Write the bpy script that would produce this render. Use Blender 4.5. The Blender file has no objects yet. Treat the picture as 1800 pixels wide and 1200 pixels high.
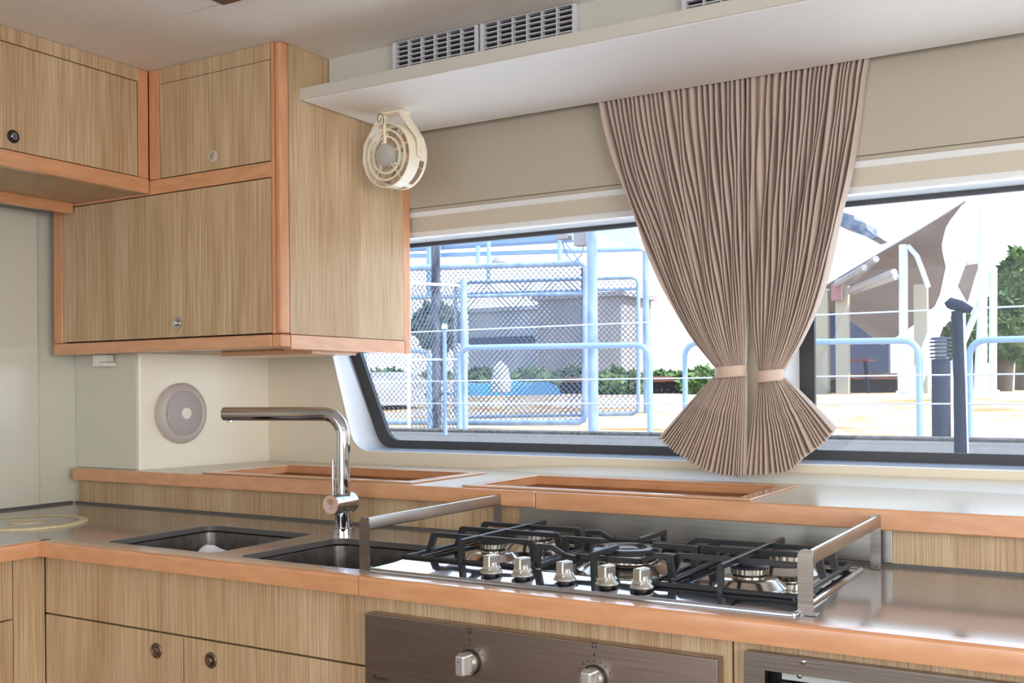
import bpy, bmesh, math, random, bisect
from math import sin, cos, pi, radians as R
from mathutils import Vector, Matrix
from mathutils.geometry import tessellate_polygon
random.seed(7)
SC = bpy.context.scene
COL = SC.collection

# ------------------------------------------------------------------ camera
FPX, YAW, ROLL, CY, EYE = 1829.4936, R(30.91374525), R(-0.44447382), 682.45, 1.25
fw = Vector((-sin(YAW), cos(YAW), 0)); r0 = Vector((cos(YAW), sin(YAW), 0)); d0 = Vector((0, 0, -1))
rt = r0*cos(ROLL) - d0*sin(ROLL)
dn = r0*sin(ROLL) + d0*cos(ROLL)
cam = bpy.data.cameras.new('camera'); camo = bpy.data.objects.new('camera', cam); COL.objects.link(camo)
m = Matrix((rt, -dn, -fw)).transposed().to_4x4(); m.translation = (0, 0, EYE)
camo.matrix_world = m
cam.sensor_width = 36; cam.lens = FPX/1800*36; cam.shift_y = (CY-600)/1800; cam.clip_start = .02; cam.clip_end = 500
SC.camera = camo

# ------------------------------------------------------------------ world, sun, big lights, exposure
w = bpy.data.worlds.new('world'); SC.world = w; w.use_nodes = True
nt = w.node_tree; nt.nodes.clear()
tc = nt.nodes.new('ShaderNodeTexCoord'); sp = nt.nodes.new('ShaderNodeSeparateXYZ')
rp = nt.nodes.new('ShaderNodeValToRGB'); bg = nt.nodes.new('ShaderNodeBackground'); ow = nt.nodes.new('ShaderNodeOutputWorld')
nt.links.new(tc.outputs['Generated'], sp.inputs[0]); nt.links.new(sp.outputs['Z'], rp.inputs[0])
nt.links.new(rp.outputs[0], bg.inputs[0]); nt.links.new(bg.outputs[0], ow.inputs[0])
e = rp.color_ramp.elements
e[0].position = 0; e[0].color = (.93, .96, 1, 1); e[1].position = .9; e[1].color = (.28, .50, .92, 1)
e2 = rp.color_ramp.elements.new(.22); e2.color = (.80, .90, 1, 1)
bg.inputs[1].default_value = 3.0
sun = bpy.data.lights.new('sun', 'SUN'); sun.energy = 8.5; sun.angle = R(1.0); sun.color = (1, .95, .87)
suno = bpy.data.objects.new('sun', sun); COL.objects.link(suno)
suno.rotation_euler = Vector((-.72, .06, -1.0)).to_track_quat('-Z', 'Y').to_euler()
def area(name, loc, tgt, sx, sy, power, color=(1, 1, 1)):
    l = bpy.data.lights.new(name, 'AREA'); l.shape = 'RECTANGLE'; l.size = sx; l.size_y = sy; l.energy = power; l.color = color
    o = bpy.data.objects.new(name, l); COL.objects.link(o); o.location = loc
    o.rotation_euler = (Vector(tgt)-Vector(loc)).to_track_quat('-Z', 'Y').to_euler(); return o
area('back_opening_fill', (-.3, -1.85, 1.35), (-.7, 2.0, 1.15), 3.2, 1.5, 13, (1, .98, .95))  # fill lamp added inside the rear opening to boost the sky light
area('side_opening_fill', (1.95, .2, 1.45), (-2.0, 1.2, 1.2), 2.4, .9, 46, (1, .98, .95))  # added fill lamp at the side opening, brightens faces turned right
SC.view_settings.view_transform = 'Standard'; SC.view_settings.look = 'None'
SC.view_settings.exposure = 0.12; SC.view_settings.gamma = 1; SC.view_settings.use_curve_mapping = False
SC.cycles.max_bounces = 8; SC.cycles.diffuse_bounces = 5; SC.cycles.glossy_bounces = 5; SC.cycles.transparent_max_bounces = 24

def ray(px, py):
    return rt*((px-900)/FPX) + dn*((py-CY)/FPX) + fw
def atY(px, py, Y):
    d = ray(px, py); return Vector((0, 0, EYE)) + d*(Y/d.y)
def atZ(px, py, Z):
    d = ray(px, py); return Vector((0, 0, EYE)) + d*((Z-EYE)/d.z)
def atX(px, py, X):
    d = ray(px, py); return Vector((0, 0, EYE)) + d*(X/d.x)

# ------------------------------------------------------------------ materials
def lin(c):
    return tuple(((x/255)/12.92 if x/255 <= .04045 else ((x/255+.055)/1.055)**2.4) for x in c) + (1,)
def mat(name, rgb, rough=.5, metal=0, spec=.5, coat=0, trans=0):
    m = bpy.data.materials.new(name); m.use_nodes = True
    b = m.node_tree.nodes['Principled BSDF']
    b.inputs['Base Color'].default_value = lin(rgb); b.inputs['Roughness'].default_value = rough
    b.inputs['Metallic'].default_value = metal; b.inputs['Specular IOR Level'].default_value = spec
    b.inputs['Coat Weight'].default_value = coat; b.inputs['Coat Roughness'].default_value = .12
    b.inputs['Transmission Weight'].default_value = trans
    return m
def noise_col(m, scale, c1, c2, lo=.35, hi=.65, det=4, rough=None, bump=0, dist=.001, second=None):
    """procedural colour between c1 and c2 driven by a stretched noise; optional bump and a second broad noise"""
    n = m.node_tree; b = n.nodes['Principled BSDF']
    t = n.nodes.new('ShaderNodeTexCoord'); mp = n.nodes.new('ShaderNodeMapping'); mp.inputs['Scale'].default_value = scale
    no = n.nodes.new('ShaderNodeTexNoise'); no.inputs['Scale'].default_value = 1; no.inputs['Detail'].default_value = det
    cr = n.nodes.new('ShaderNodeValToRGB'); cr.color_ramp.elements[0].position = lo; cr.color_ramp.elements[1].position = hi
    cr.color_ramp.elements[0].color = lin(c1); cr.color_ramp.elements[1].color = lin(c2)
    n.links.new(t.outputs['Object'], mp.inputs[0]); n.links.new(mp.outputs[0], no.inputs['Vector']); n.links.new(no.outputs[0], cr.inputs[0])
    out = cr.outputs[0]
    if second:
        mp2 = n.nodes.new('ShaderNodeMapping'); mp2.inputs['Scale'].default_value = second[0]
        n2 = n.nodes.new('ShaderNodeTexNoise'); n2.inputs['Scale'].default_value = 1; n2.inputs['Detail'].default_value = 3
        n.links.new(t.outputs['Object'], mp2.inputs[0]); n.links.new(mp2.outputs[0], n2.inputs['Vector'])
        c3 = n.nodes.new('ShaderNodeValToRGB'); c3.color_ramp.elements[0].position = .38; c3.color_ramp.elements[1].position = .64
        c3.color_ramp.elements[0].color = lin(second[1]); c3.color_ramp.elements[1].color = (1, 1, 1, 1)
        mx = n.nodes.new('ShaderNodeMix'); mx.data_type = 'RGBA'; mx.blend_type = 'MULTIPLY'; mx.inputs[0].default_value = 1
        n.links.new(n2.outputs[0], c3.inputs[0]); n.links.new(out, mx.inputs[6]); n.links.new(c3.outputs[0], mx.inputs[7]); out = mx.outputs[2]
    n.links.new(out, b.inputs['Base Color'])
    if rough:
        mr = n.nodes.new('ShaderNodeMapRange'); mr.inputs[3].default_value = rough[0]; mr.inputs[4].default_value = rough[1]
        n.links.new(no.outputs[0], mr.inputs[0]); n.links.new(mr.outputs[0], b.inputs['Roughness'])
    if bump:
        bp = n.nodes.new('ShaderNodeBump'); bp.inputs['Strength'].default_value = bump; bp.inputs['Distance'].default_value = dist
        n.links.new(no.outputs[0], bp.inputs['Height']); n.links.new(bp.outputs[0], b.inputs['Normal'])
    return m
M = {}
M['oak'] = noise_col(mat('oak_veneer', (196, 164, 124), .42), (380, 380, 5), (174, 146, 111), (216, 190, 154), .34, .66, 4, (.38, .5), .10, .0004, ((14, 14, 1.2), (236, 228, 218)))
M['cherry'] = noise_col(mat('cherry_trim', (206, 138, 98), .30, coat=.8), (14, 14, 60), (202, 143, 100), (216, 159, 115), .3, .7, 4, None, .05, .0004)
M['cherry_v'] = noise_col(mat('cherry_upright', (206, 138, 98), .36, coat=.25), (60, 60, 10), (200, 139, 98), (216, 157, 113), .3, .7, 4, None, .05, .0004)
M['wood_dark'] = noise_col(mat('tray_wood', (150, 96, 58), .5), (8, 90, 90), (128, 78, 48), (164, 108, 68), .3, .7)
M['gap'] = mat('shadow_gap', (38, 24, 16), .8)
M['cream'] = mat('cream_gelcoat', (240, 232, 214), .32, coat=.2)
M['wallvinyl'] = noise_col(mat('beige_vinyl', (206, 196, 176), .55), (240, 240, 240), (178, 168, 150), (184, 174, 156), .3, .7, 2, None, .1, .0004)
M['mid'] = mat('window_head', (200, 191, 172), .4)
M['apron'] = mat('lightened_apron', (222, 212, 190), .4)  # wall colour lightened here for the brighter light around the window
M['leftwall'] = mat('left_gelcoat', (208, 206, 190), .2, coat=.5)
M['reveal'] = mat('reveal_white', (248, 248, 248), .22, coat=.5)
M['ceil'] = noise_col(mat('ceiling_panel', (214, 206, 192), .55), (4, 4, 4), (232, 226, 215), (238, 232, 222), .3, .7)
M['seam'] = mat('ceiling_seam', (206, 199, 186), .6)
M['pelmet'] = mat('pelmet_white', (246, 243, 238), .45)
M['fascia'] = mat('pelmet_edge', (202, 197, 184), .45)
M['duct'] = mat('duct_panel', (202, 198, 186), .5)
M['counter'] = noise_col(mat('grey_worktop', (132, 124, 118), .1, spec=.8), (420, 420, 420), (134, 126, 120), (160, 152, 145), .3, .7, 3, (.07, .12))
M['counter_edge'] = mat('worktop_cut', (92, 90, 88), .4)
M['ledge'] = noise_col(mat('ledge_top', (204, 192, 172), .24), (300, 300, 300), (196, 184, 164), (210, 199, 180), .3, .7, 3)
M['steel'] = noise_col(mat('brushed_steel', (170, 164, 158), .28, 1), (500, 8, 8), (160, 154, 148), (178, 173, 167), .3, .7, 4, (.24, .34))
M['steel_v'] = noise_col(mat('brushed_upright_steel', (150, 143, 136), .3, 1), (6, 400, 400), (140, 133, 127), (158, 151, 144), .3, .7, 4, (.26, .36))
M['splash'] = noise_col(mat('splash_steel', (170, 164, 158), .34, 1), (5, 300, 300), (160, 158, 152), (172, 170, 164), .3, .7, 3, (.32, .4))
M['oven'] = noise_col(mat('oven_steel', (112, 98, 90), .34, 1), (8, 300, 500), (162, 148, 140), (176, 162, 152), .3, .7, 4, (.3, .4))
M['mirror'] = noise_col(mat('polished_hob_steel', (196, 198, 206), .06, 1), (16, 16, 16), (190, 192, 200), (200, 202, 210), .3, .7, 1, None, .10, .004)
M['dome'] = mat('burner_dome_steel', (196, 188, 180), .16, 1)
M['lockbrass'] = mat('brushed_lock', (136, 122, 110), .38, 1)
M['chrome'] = mat('chrome', (198, 199, 204), .05, 1)
M['sinksteel'] = noise_col(mat('sink_steel', (126, 122, 120), .35, 1), (40, 40, 40), (132, 126, 122), (158, 152, 148), .3, .7, 3, (.28, .42))
M['iron'] = mat('black_enamel_iron', (30, 31, 34), .38, 0, .6)
M['capblack'] = mat('burner_cap', (34, 37, 44), .3, 0, .6)
M['ringsteel'] = mat('burner_ring', (176, 172, 160), .3, 1)
M['knob'] = mat('satin_knob', (196, 192, 184), .32, .85)
M['knobwear'] = noise_col(mat('worn_knob', (214, 212, 210), .3, .7), (220, 220, 120), (70, 66, 62), (216, 214, 212), .30, .36, 3)
M['black'] = mat('black_plastic', (24, 24, 26), .5)
M['gasket'] = mat('pale_gasket', (196, 204, 200), .4)
M['rubber'] = mat('window_rubber', (62, 62, 64), .55)
M['white'] = mat('white_plastic', (236, 232, 222), .35)
M['fanwhite'] = mat('ivory_fan_plastic', (240, 228, 204), .3)
M['fanclear'] = mat('clear_blade_plastic', (238, 228, 206), .12, trans=.75)
M['grey_plastic'] = mat('grey_hub', (186, 182, 174), .4)
M['speaker'] = mat('speaker_plastic', (196, 186, 180), .45)
M['ventwhite'] = mat('vent_plastic', (206, 204, 208), .4)
M['lidcream'] = noise_col(mat('lid_cream', (214, 198, 156), .4), (60, 60, 60), (206, 188, 146), (220, 206, 166), .3, .7)
M['bag'] = mat('plastic_bag', (226, 226, 232), .3)
M['floor'] = noise_col(mat('teak_floor', (128, 88, 56), .4), (60, 3, 3), (112, 74, 46), (140, 98, 64))
M['brown'] = mat('brown_frame', (98, 66, 50), .4)
fab = noise_col(mat('curtain_fabric', (170, 144, 126), .78), (900, 900, 900), (182, 162, 148), (198, 178, 164), .3, .7, 2, None, .25, .0004)
b = fab.node_tree.nodes['Principled BSDF']; b.inputs['Sheen Weight'].default_value = .25
M['fabric'] = fab
M['tie'] = noise_col(mat('tieback_satin', (190, 162, 144), .45), (700, 700, 700), (202, 176, 158), (214, 190, 172), .3, .7, 2)
def glassmat(name, tint, refl):
    m = bpy.data.materials.new(name); m.use_nodes = True; n = m.node_tree; n.nodes.clear()
    o = n.nodes.new('ShaderNodeOutputMaterial'); mx = n.nodes.new('ShaderNodeMixShader'); t = n.nodes.new('ShaderNodeBsdfTransparent')
    g = n.nodes.new('ShaderNodeBsdfGlossy'); g.inputs['Roughness'].default_value = .01; t.inputs[0].default_value = tint
    mx.inputs[0].default_value = refl
    n.links.new(t.outputs[0], mx.inputs[1]); n.links.new(g.outputs[0], mx.inputs[2]); n.links.new(mx.outputs[0], o.inputs[0]); return m
M['glass'] = glassmat('window_glass', (.95, .97, .98, 1), .012)
# outside
M['galv'] = noise_col(mat('galvanised_steel', (140, 160, 190), .5, 0, .2), (6, 6, 3), (112, 134, 166), (150, 168, 196), .3, .7)
M['bluerail'] = mat('pale_blue_rail', (134, 162, 202), .5, 0, .2)
M['darkpost'] = noise_col(mat('weathered_post', (92, 98, 112), .7, 0, .15), (10, 10, 4), (58, 62, 74), (104, 110, 124))
M['bollard'] = mat('slate_bollard', (44, 54, 72), .6, 0, .15)
M['navy'] = mat('dark_cover', (34, 40, 54), .8, 0, .1)
M['outwhite'] = mat('white_paint', (200, 208, 222), .5, 0, .2)
M['wire'] = mat('galvanised_wire', (92, 102, 120), .6, 0, .1)
M['dock'] = noise_col(mat('dock_concrete', (214, 196, 168), .8, 0, .1), (1.1, 2.2, 1), (172, 138, 102), (200, 190, 174), .38, .52, 6, None, 0, 0, ((.30, .8, 1), (226, 204, 172)))
M['deck'] = noise_col(mat('shade_grey_deck', (120, 116, 112), .8, 0, .1), (40, 40, 40), (74, 70, 68), (108, 104, 102), .3, .7, 3)  # deck grey has the boat's shade painted in
M['timber'] = noise_col(mat('red_timber', (150, 112, 96), .7, 0, .1), (3, 20, 20), (104, 66, 54), (134, 92, 78))
M['quay'] = noise_col(mat('dark_quay', (54, 50, 56), .8, 0, .1), (14, 14, 14), (34, 32, 38), (100, 96, 104), .55, .72)
M['bgrey'] = noise_col(mat('grey_render', (150, 154, 162), .8, 0, .1), (1, 1, 1), (156, 162, 170), (172, 176, 184))
M['bbeige'] = noise_col(mat('beige_render', (140, 134, 132), .8, 0, .1), (1, 1, 1), (140, 136, 138), (158, 154, 154))
M['shade'] = mat('shade_blue', (66, 72, 92), .8, 0, .1)  # dark blue with the shelter's inside shade put into the colour
M['awning'] = noise_col(mat('grey_membrane', (116, 108, 106), .8, 0, .1), (.6, .6, .6), (124, 118, 124), (140, 133, 136))
M['leaf'] = noise_col(mat('leaf', (74, 106, 50), .7, 0, .15), (3, 3, 3), (62, 84, 50), (108, 130, 82), .35, .65)
M['leafdark'] = noise_col(mat('leaf_dark', (58, 74, 60), .7, 0, .1), (3, 3, 3), (70, 86, 74), (104, 120, 106), .35, .65)
M['bark'] = mat('bark', (76, 62, 50), .8)
M['hullwhite'] = mat('white_deck_gelcoat', (238, 238, 236), .5)
M['hull'] = mat('boat_hull', (220, 226, 234), .3)
M['bluecover'] = mat('blue_cover', (70, 130, 190), .6, 0, .2)
M['tile'] = noise_col(mat('roof_tile', (84, 94, 112), .7, 0, .1), (3, 3, 3), (88, 100, 124), (136, 142, 152))
M['column'] = mat('column_render', (160, 154, 140), .8, 0, .1)
M['red'] = mat('red_table', (120, 48, 48), .6)
M['text'] = mat('print_black', (40, 34, 32), .6)

# ------------------------------------------------------------------ geometry helpers
class MB:
    def __init__(s): s.b = bmesh.new()
    def face(s, vs):
        try: return s.b.faces.new(vs)
        except ValueError: return None
    def box(s, x0, x1, y0, y1, z0, z1, mtx=None):
        vs = [s.b.verts.new((x, y, z)) for x in (x0, x1) for y in (y0, y1) for z in (z0, z1)]
        for f in ((0, 1, 3, 2), (4, 6, 7, 5), (0, 4, 5, 1), (2, 3, 7, 6), (0, 2, 6, 4), (1, 5, 7, 3)): s.face([vs[i] for i in f])
        if mtx is not None: bmesh.ops.transform(s.b, matrix=mtx, verts=vs)
        return s
    def loft(s, rings, close=True, cap=True):
        rs = [[s.b.verts.new(p) for p in r] for r in rings]; n = len(rs[0])
        for a, c in zip(rs, rs[1:]):
            for i in range(n if close else n-1): s.face([a[i], a[(i+1) % n], c[(i+1) % n], c[i]])
        if cap and close: s.face(list(reversed(rs[0]))); s.face(rs[-1])
        return s
    def tube(s, pts, r, n=10, cap=True):
        pts = [Vector(p) for p in pts]; rings = []; rr = r if hasattr(r, '__len__') else [r]*len(pts)
        t = (pts[1]-pts[0]).normalized(); up = Vector((0, 0, 1)) if abs(t.z) < .9 else Vector((1, 0, 0))
        u = t.cross(up).normalized(); v = t.cross(u).normalized()
        for i, p in enumerate(pts):
            a = pts[max(i-1, 0)]; c = pts[min(i+1, len(pts)-1)]; t2 = (c-a).normalized()
            u = (u - t2*u.dot(t2)).normalized(); v = t2.cross(u).normalized()
            rings.append([p + u*cos(2*pi*k/n)*rr[i] + v*sin(2*pi*k/n)*rr[i] for k in range(n)])
        return s.loft(rings, True, cap)
    def lathe(s, prof, c=(0, 0, 0), axis=(0, 0, 1), n=32, cap=False):
        a = Vector(axis).normalized(); up = Vector((0, 0, 1)) if abs(a.z) < .9 else Vector((1, 0, 0))
        u = a.cross(up).normalized(); v = a.cross(u).normalized(); c = Vector(c)
        rings = [[c + a*h + (u*cos(2*pi*k/n)+v*sin(2*pi*k/n))*max(r, 1e-5) for k in range(n)] for r, h in prof]
        return s.loft(rings, True, cap)
    def plate(s, outer, holes, mp, t0, t1):
        loops = [outer]+list(holes); flat = [p for l in loops for p in l]
        tri = tessellate_polygon([[Vector((p[0], p[1], 0)) for p in l] for l in loops])
        A = [s.b.verts.new(mp(p[0], p[1], t0)) for p in flat]; B = [s.b.verts.new(mp(p[0], p[1], t1)) for p in flat]
        for t in tri: s.face([A[i] for i in t]); s.face([B[i] for i in reversed(t)])
        k = 0
        for l in loops:
            n = len(l)
            for i in range(n): s.face([A[k+i], A[k+(i+1) % n], B[k+(i+1) % n], B[k+i]])
            k += n
        return s
    def build(s, name, m, parent=None, bevel=0, smooth=False, label=None, kind=None, seg=2):
        bmesh.ops.remove_doubles(s.b, verts=s.b.verts, dist=1e-6)
        bmesh.ops.recalc_face_normals(s.b, faces=s.b.faces)
        me = bpy.data.meshes.new(name); s.b.to_mesh(me); s.b.free()
        me.materials.append(m)
        if smooth:
            for p in me.polygons: p.use_smooth = True
            if smooth != 'all': me.set_sharp_from_angle(angle=R(38))
        o = bpy.data.objects.new(name, me); COL.objects.link(o)
        if parent is not None: o.parent = parent; o.matrix_parent_inverse = parent.matrix_world.inverted() if False else Matrix.Translation(-parent_loc(parent))
        if bevel:
            bv = o.modifiers.new('bevel', 'BEVEL'); bv.width = bevel; bv.segments = seg; bv.limit_method = 'ANGLE'; bv.angle_limit = R(40)
        if label: o['label'] = label
        if kind: o['kind'] = kind
        return o
def parent_loc(p):
    v = Vector((0, 0, 0))
    while p is not None: v += p.location; p = p.parent if p.parent is None else None
    return v
def tag(o, label, cat, group=None):
    o['label'] = label; o['category'] = cat
    if group: o['group'] = group
    return o
def thing(name, loc, label, cat, group=None):
    o = bpy.data.objects.new(name, None); COL.objects.link(o); o.location = loc; o.empty_display_size = .05
    return tag(o, label, cat, group)
def bx(*a): return MB().box(*a)
def XZ(u, v, t): return (u, t, v)
def YZ(u, v, t): return (t, u, v)
def XY(u, v, t): return (u, v, t)
def rpoly(pts, rad, n=8):
    out = []; N = len(pts); rad = rad if hasattr(rad, '__len__') else [rad]*N
    for i in range(N):
        p = Vector(pts[i]); a = Vector(pts[i-1]); c = Vector(pts[(i+1) % N]); r = rad[i]
        if r <= 0: out.append(tuple(p)); continue
        d1 = (a-p).normalized(); d2 = (c-p).normalized(); ang = d1.angle(d2); L = r/math.tan(ang/2)
        s = p+d1*L; e_ = p+d2*L; bis = (d1+d2).normalized(); ctr = p + bis*(r/sin(ang/2))
        a0 = math.atan2((s-ctr).y, (s-ctr).x); a1 = math.atan2((e_-ctr).y, (e_-ctr).x)
        da = (a1-a0+pi) % (2*pi)-pi
        for k in range(n+1): t = a0+da*k/n; out.append((ctr.x+cos(t)*r, ctr.y+sin(t)*r))
    return out
def rect(x0, x1, y0, y1): return [(x0, y0), (x1, y0), (x1, y1), (x0, y1)]
def arc(c, r, a0, a1, n): return [(c[0]+r*cos(a0+(a1-a0)*k/n), c[1]+r*sin(a0+(a1-a0)*k/n)) for k in range(n+1)]
def circ(cx, cy, r, n=40): return [(cx+r*cos(2*pi*k/n), cy+r*sin(2*pi*k/n)) for k in range(n)]
def copy_tree(o, parent=None, off=(0, 0, 0)):
    c = o.copy(); COL.objects.link(c)
    if parent is not None: c.parent = parent
    else: c.location = o.location + Vector(off)
    for ch in list(o.children): copy_tree(ch, c)
    return c

# ================================================================== SETTING
CEIL, CT, LZ = 2.160, .900, 1.012      # ceiling, worktop, ledge heights
WY = 2.575                            # upper wall face
FY = 2.68                             # window frame plane
XLW = -2.88                           # left wall
# --- floor, ceiling
fl = bx(-3.1, 2.2, -2.1, 2.75, -.06, 0).build('floor', M['floor'], kind='structure')
MB().plate(rect(-3.1, 2.2, -2.1, 2.75), [], XY, CEIL, CEIL+.14).build('ceiling', M['ceil'], kind='structure')
bx(-2.40, -1.72, 1.752, 1.7545, CEIL-.0006, CEIL+.001).build('trim_1', M['seam'], kind='structure')
# --- window wall : upper face with stepped mouldings
zc = 1.802; zs1 = 1.778; zs2 = 1.716
XR = 2.2
bx(-3.0, XR, WY, WY+.16, zc, CEIL).build('wall_window', M['wallvinyl'], kind='structure', bevel=.002)
bx(-3.0, XR, WY+.004, WY+.16, zs1+.012, zc-.0006).build('trim_2', M['wallvinyl'], kind='structure', bevel=.002)
bx(-3.0, XR, WY+.021, WY+.16, zs2+.016, zs1+.0118).build('trim_3', M['mid'], kind='structure')
MB().loft([[(x, WY+.0045, zs1+.0118), (x, WY+.0205, zs1-.001), (x, WY+.0205, zs1+.0118)] for x in (-3.0, XR)]).build('trim_4', M['reveal'], kind='structure')  # soffit brightness put into the white colour and tilted face
MB().loft([[(x, WY+.0215, zs2+.0158), (x, WY+.045, zs2-.002), (x, WY+.16, zs2-.002), (x, WY+.16, zs2+.0158)] for x in (-3.0, XR)]).build('trim_5', M['reveal'], kind='structure')  # bright line over the window frame, made by a white sloped face
# window outlines in (x,z): wall-side opening at y=2.60 and frame plane opening
def zz(px, py, Y): return atY(px, py, Y).z
def xx(px, py, Y): return atY(px, py, Y).x
Wf = 2.60
zsill = zz(760, 795, Wf)
a1 = atY(585, 625, Wf); a2 = atY(611, 735, Wf); sl = (a2.x-a1.x)/(a2.z-a1.z)
def xl(z): return a1.x+(z-a1.z)*sl
xr1 = xx(1308, 640, Wf)
open_w = [(xl(zsill), zsill), (xr1, zsill), (xr1, zs2), (xl(zs2), zs2)]
b1 = atY(617, 625, FY); b2 = atY(656, 745, FY); sf = (b2.x-b1.x)/(b2.z-b1.z)
zfb = zz(760, 788.5, FY)
def xlf(z): return b1.x+(z-b1.z)*sf
xr1f = xx(1296, 640, FY)
open_f = [(xlf(zfb), zfb), (xr1f, zfb), (xr1f, zs2-.004), (xlf(zs2), zs2-.004)]
xl2 = xx(1352, 620, Wf); xl2f = xx(1405, 620, FY)
open_w2 = [(xl2, zsill), (1.35, zsill), (1.35, zs2), (xl2, zs2)]
open_f2 = [(xl2f, zfb), (1.30, zfb), (1.30, zs2-.004), (xl2f, zs2-.004)]
RW = [.075, .02, .001, .03]; RF = [.065, .02, .001, .03]
ow1 = rpoly(open_w, RW); of1 = rpoly(open_f, RF)
ow2 = rpoly(open_w2, [.012, .04, .001, .001]); of2 = rpoly(open_f2, [.012, .04, .001, .001])
XLc = -2.55
mbw = MB()
mbw.plate([(XLc-.03, .9), (XR, .9), (XR, zs2), (XLc-.03, zs2)], [ow1, ow2], XZ, Wf, Wf+.012)
mbw.build('wall_front', M['apron'], kind='structure')
bx(XLc-.1, XR, Wf+.012, Wf+.16, .0, .985).build('wall_lower', M['cream'], kind='structure')
for k, (o_, f_) in enumerate(((ow1, of1), (ow2, of2))):
    mb = MB(); mb.loft([[XZ(u, v, Wf-.0015) for u, v in o_], [XZ(u, v, Wf+.004) for u, v in [(p[0]*.999+q[0]*.001, p[1]*.999+q[1]*.001) for p, q in zip(o_, f_)]], [XZ(u, v, FY) for u, v in f_]], True, False)
    so = mb.build('trim_%d' % (6+k), M['reveal'], kind='structure', smooth=True)
    sm = so.modifiers.new('s', 'SOLIDIFY'); sm.thickness = .003; sm.offset = 1
# rubber frames and panes
def inset(pts, d):
    out = []; N = len(pts)
    ar = sum(pts[i][0]*pts[(i+1) % N][1]-pts[(i+1) % N][0]*pts[i][1] for i in range(N)); sg = 1 if ar > 0 else -1
    for i in range(N):
        a = Vector(pts[i-1]); p = Vector(pts[i]); c = Vector(pts[(i+1) % N])
        e1 = (p-a); e2_ = (c-p)
        if e1.length < 1e-7: e1 = e2_
        if e2_.length < 1e-7: e2_ = e1
        n1 = Vector((-e1.y, e1.x)).normalized(); n2 = Vector((-e2_.y, e2_.x)).normalized(); n_ = (n1+n2)
        n_ = n_/max(n_.length_squared/2, .5) if n_.length > 0 else n1
        q = p + n_*d*sg; out.append((q.x, q.y))
    return out
dw = abs(xx(617, 625, FY)-xx(634, 625, FY))*.95
for k, raw, rad in ((1, open_f, RF), (2, open_f2, [.012, .04, .001, .001])):
    inner_raw = [(raw[0][0]+dw*1.0, raw[0][1]+.0245), (raw[1][0]-dw, raw[1][1]+.0245), (raw[2][0]-dw, raw[2][1]-.0115), (raw[3][0]+dw*1.0, raw[3][1]-.0115)]
    out_ = rpoly([(raw[0][0]-.012, raw[0][1]-.01), (raw[1][0]+.012, raw[1][1]-.01), (raw[2][0]+.012, raw[2][1]+.004), (raw[3][0]-.012, raw[3][1]+.004)], rad)
    inn = rpoly(inner_raw, [.055 if k == 1 else .008, .02, .008, .02])
    wo = thing('window_%d' % k, (raw[0][0], FY, raw[0][1]), '', 'window')
    del wo['label']; del wo['category']; wo['kind'] = 'structure'
    MB().plate(out_, [inn], XZ, FY, FY+.016).build('frame', M['rubber'], wo, bevel=.002, label='dark grey rubber window seal')
    MB().plate(inn, [], XZ, FY+.008, FY+.012).build('pane', M['glass'], wo)
# outer hull around windows (thickness of cabin side), so that no sky leaks round the frames
MB().plate([(-3.1, -.0), (XR, -.0), (XR, CEIL+.1), (-3.1, CEIL+.1)], [rpoly([(p[0], p[1]) for p in open_f], RF), rpoly(open_f2, .01)], XZ, FY+.017, FY+.06).build('wall_outer', M['outwhite'], kind='structure')
# sloping apron between ledge and sill
J = [(-2.511, 2.640), (-1.96, 2.60), (-1.33, 2.52), (-.84, 2.50), (-.44, 2.485), (-.2, 2.455), (1.2, 2.45)]
mb = MB(); mb.loft([[(x, min(y, 2.598), LZ-.012), (x, 2.598, LZ+.022 if y < 2.59 else LZ-.01), (x, 2.62, LZ-.012)] for x, y in J], True, True)
mb.build('baseboard_window', M['apron'], kind='structure')
# left wall and bulkhead
bx(XLW-.12, XLW, -2.1, 2.75, 0, CEIL).build('wall_left', M['leftwall'], kind='structure')
q = atX(66, 700, XLW); 
bx(XLW, XLW+.006, -1.5, q.y, .905, 1.80).build('trim_8', M['leftwall'], kind='structure', bevel=.005, seg=3)  # ridge added to draw the glossy wall's vertical reflection line
fy = 2.122
pts = [(XLW, fy)] + arc((-2.591, fy+.007), .007, -pi/2, -R(8), 5) + [(-2.511, 2.66), (-2.511, 2.80), (XLW, 2.80)]
MB().plate(pts, [], XY, .0, CEIL).build('wall_bulkhead', M['cream'], kind='structure', smooth=True)
bx(XLW+.0005, -2.593, 2.1175, 2.1215, LZ+.001, 1.3755).build('trim_10', M['leftwall'], kind='structure', bevel=.002)
# back and right walls with daylight openings (behind the camera)
MB().plate(rect(-3.0, 2.1, 0, CEIL), [rect(-1.9, 1.3, .55, 2.05)], XZ, -2.1, -2.0).build('wall_back', M['cream'], kind='structure')
MB().plate(rect(-2.0, 2.74, 0, CEIL), [rect(-1.2, 1.4, 1.05, 1.95)], YZ, 2.1, 2.2).build('wall_right', M['cream'], kind='structure')

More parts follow.
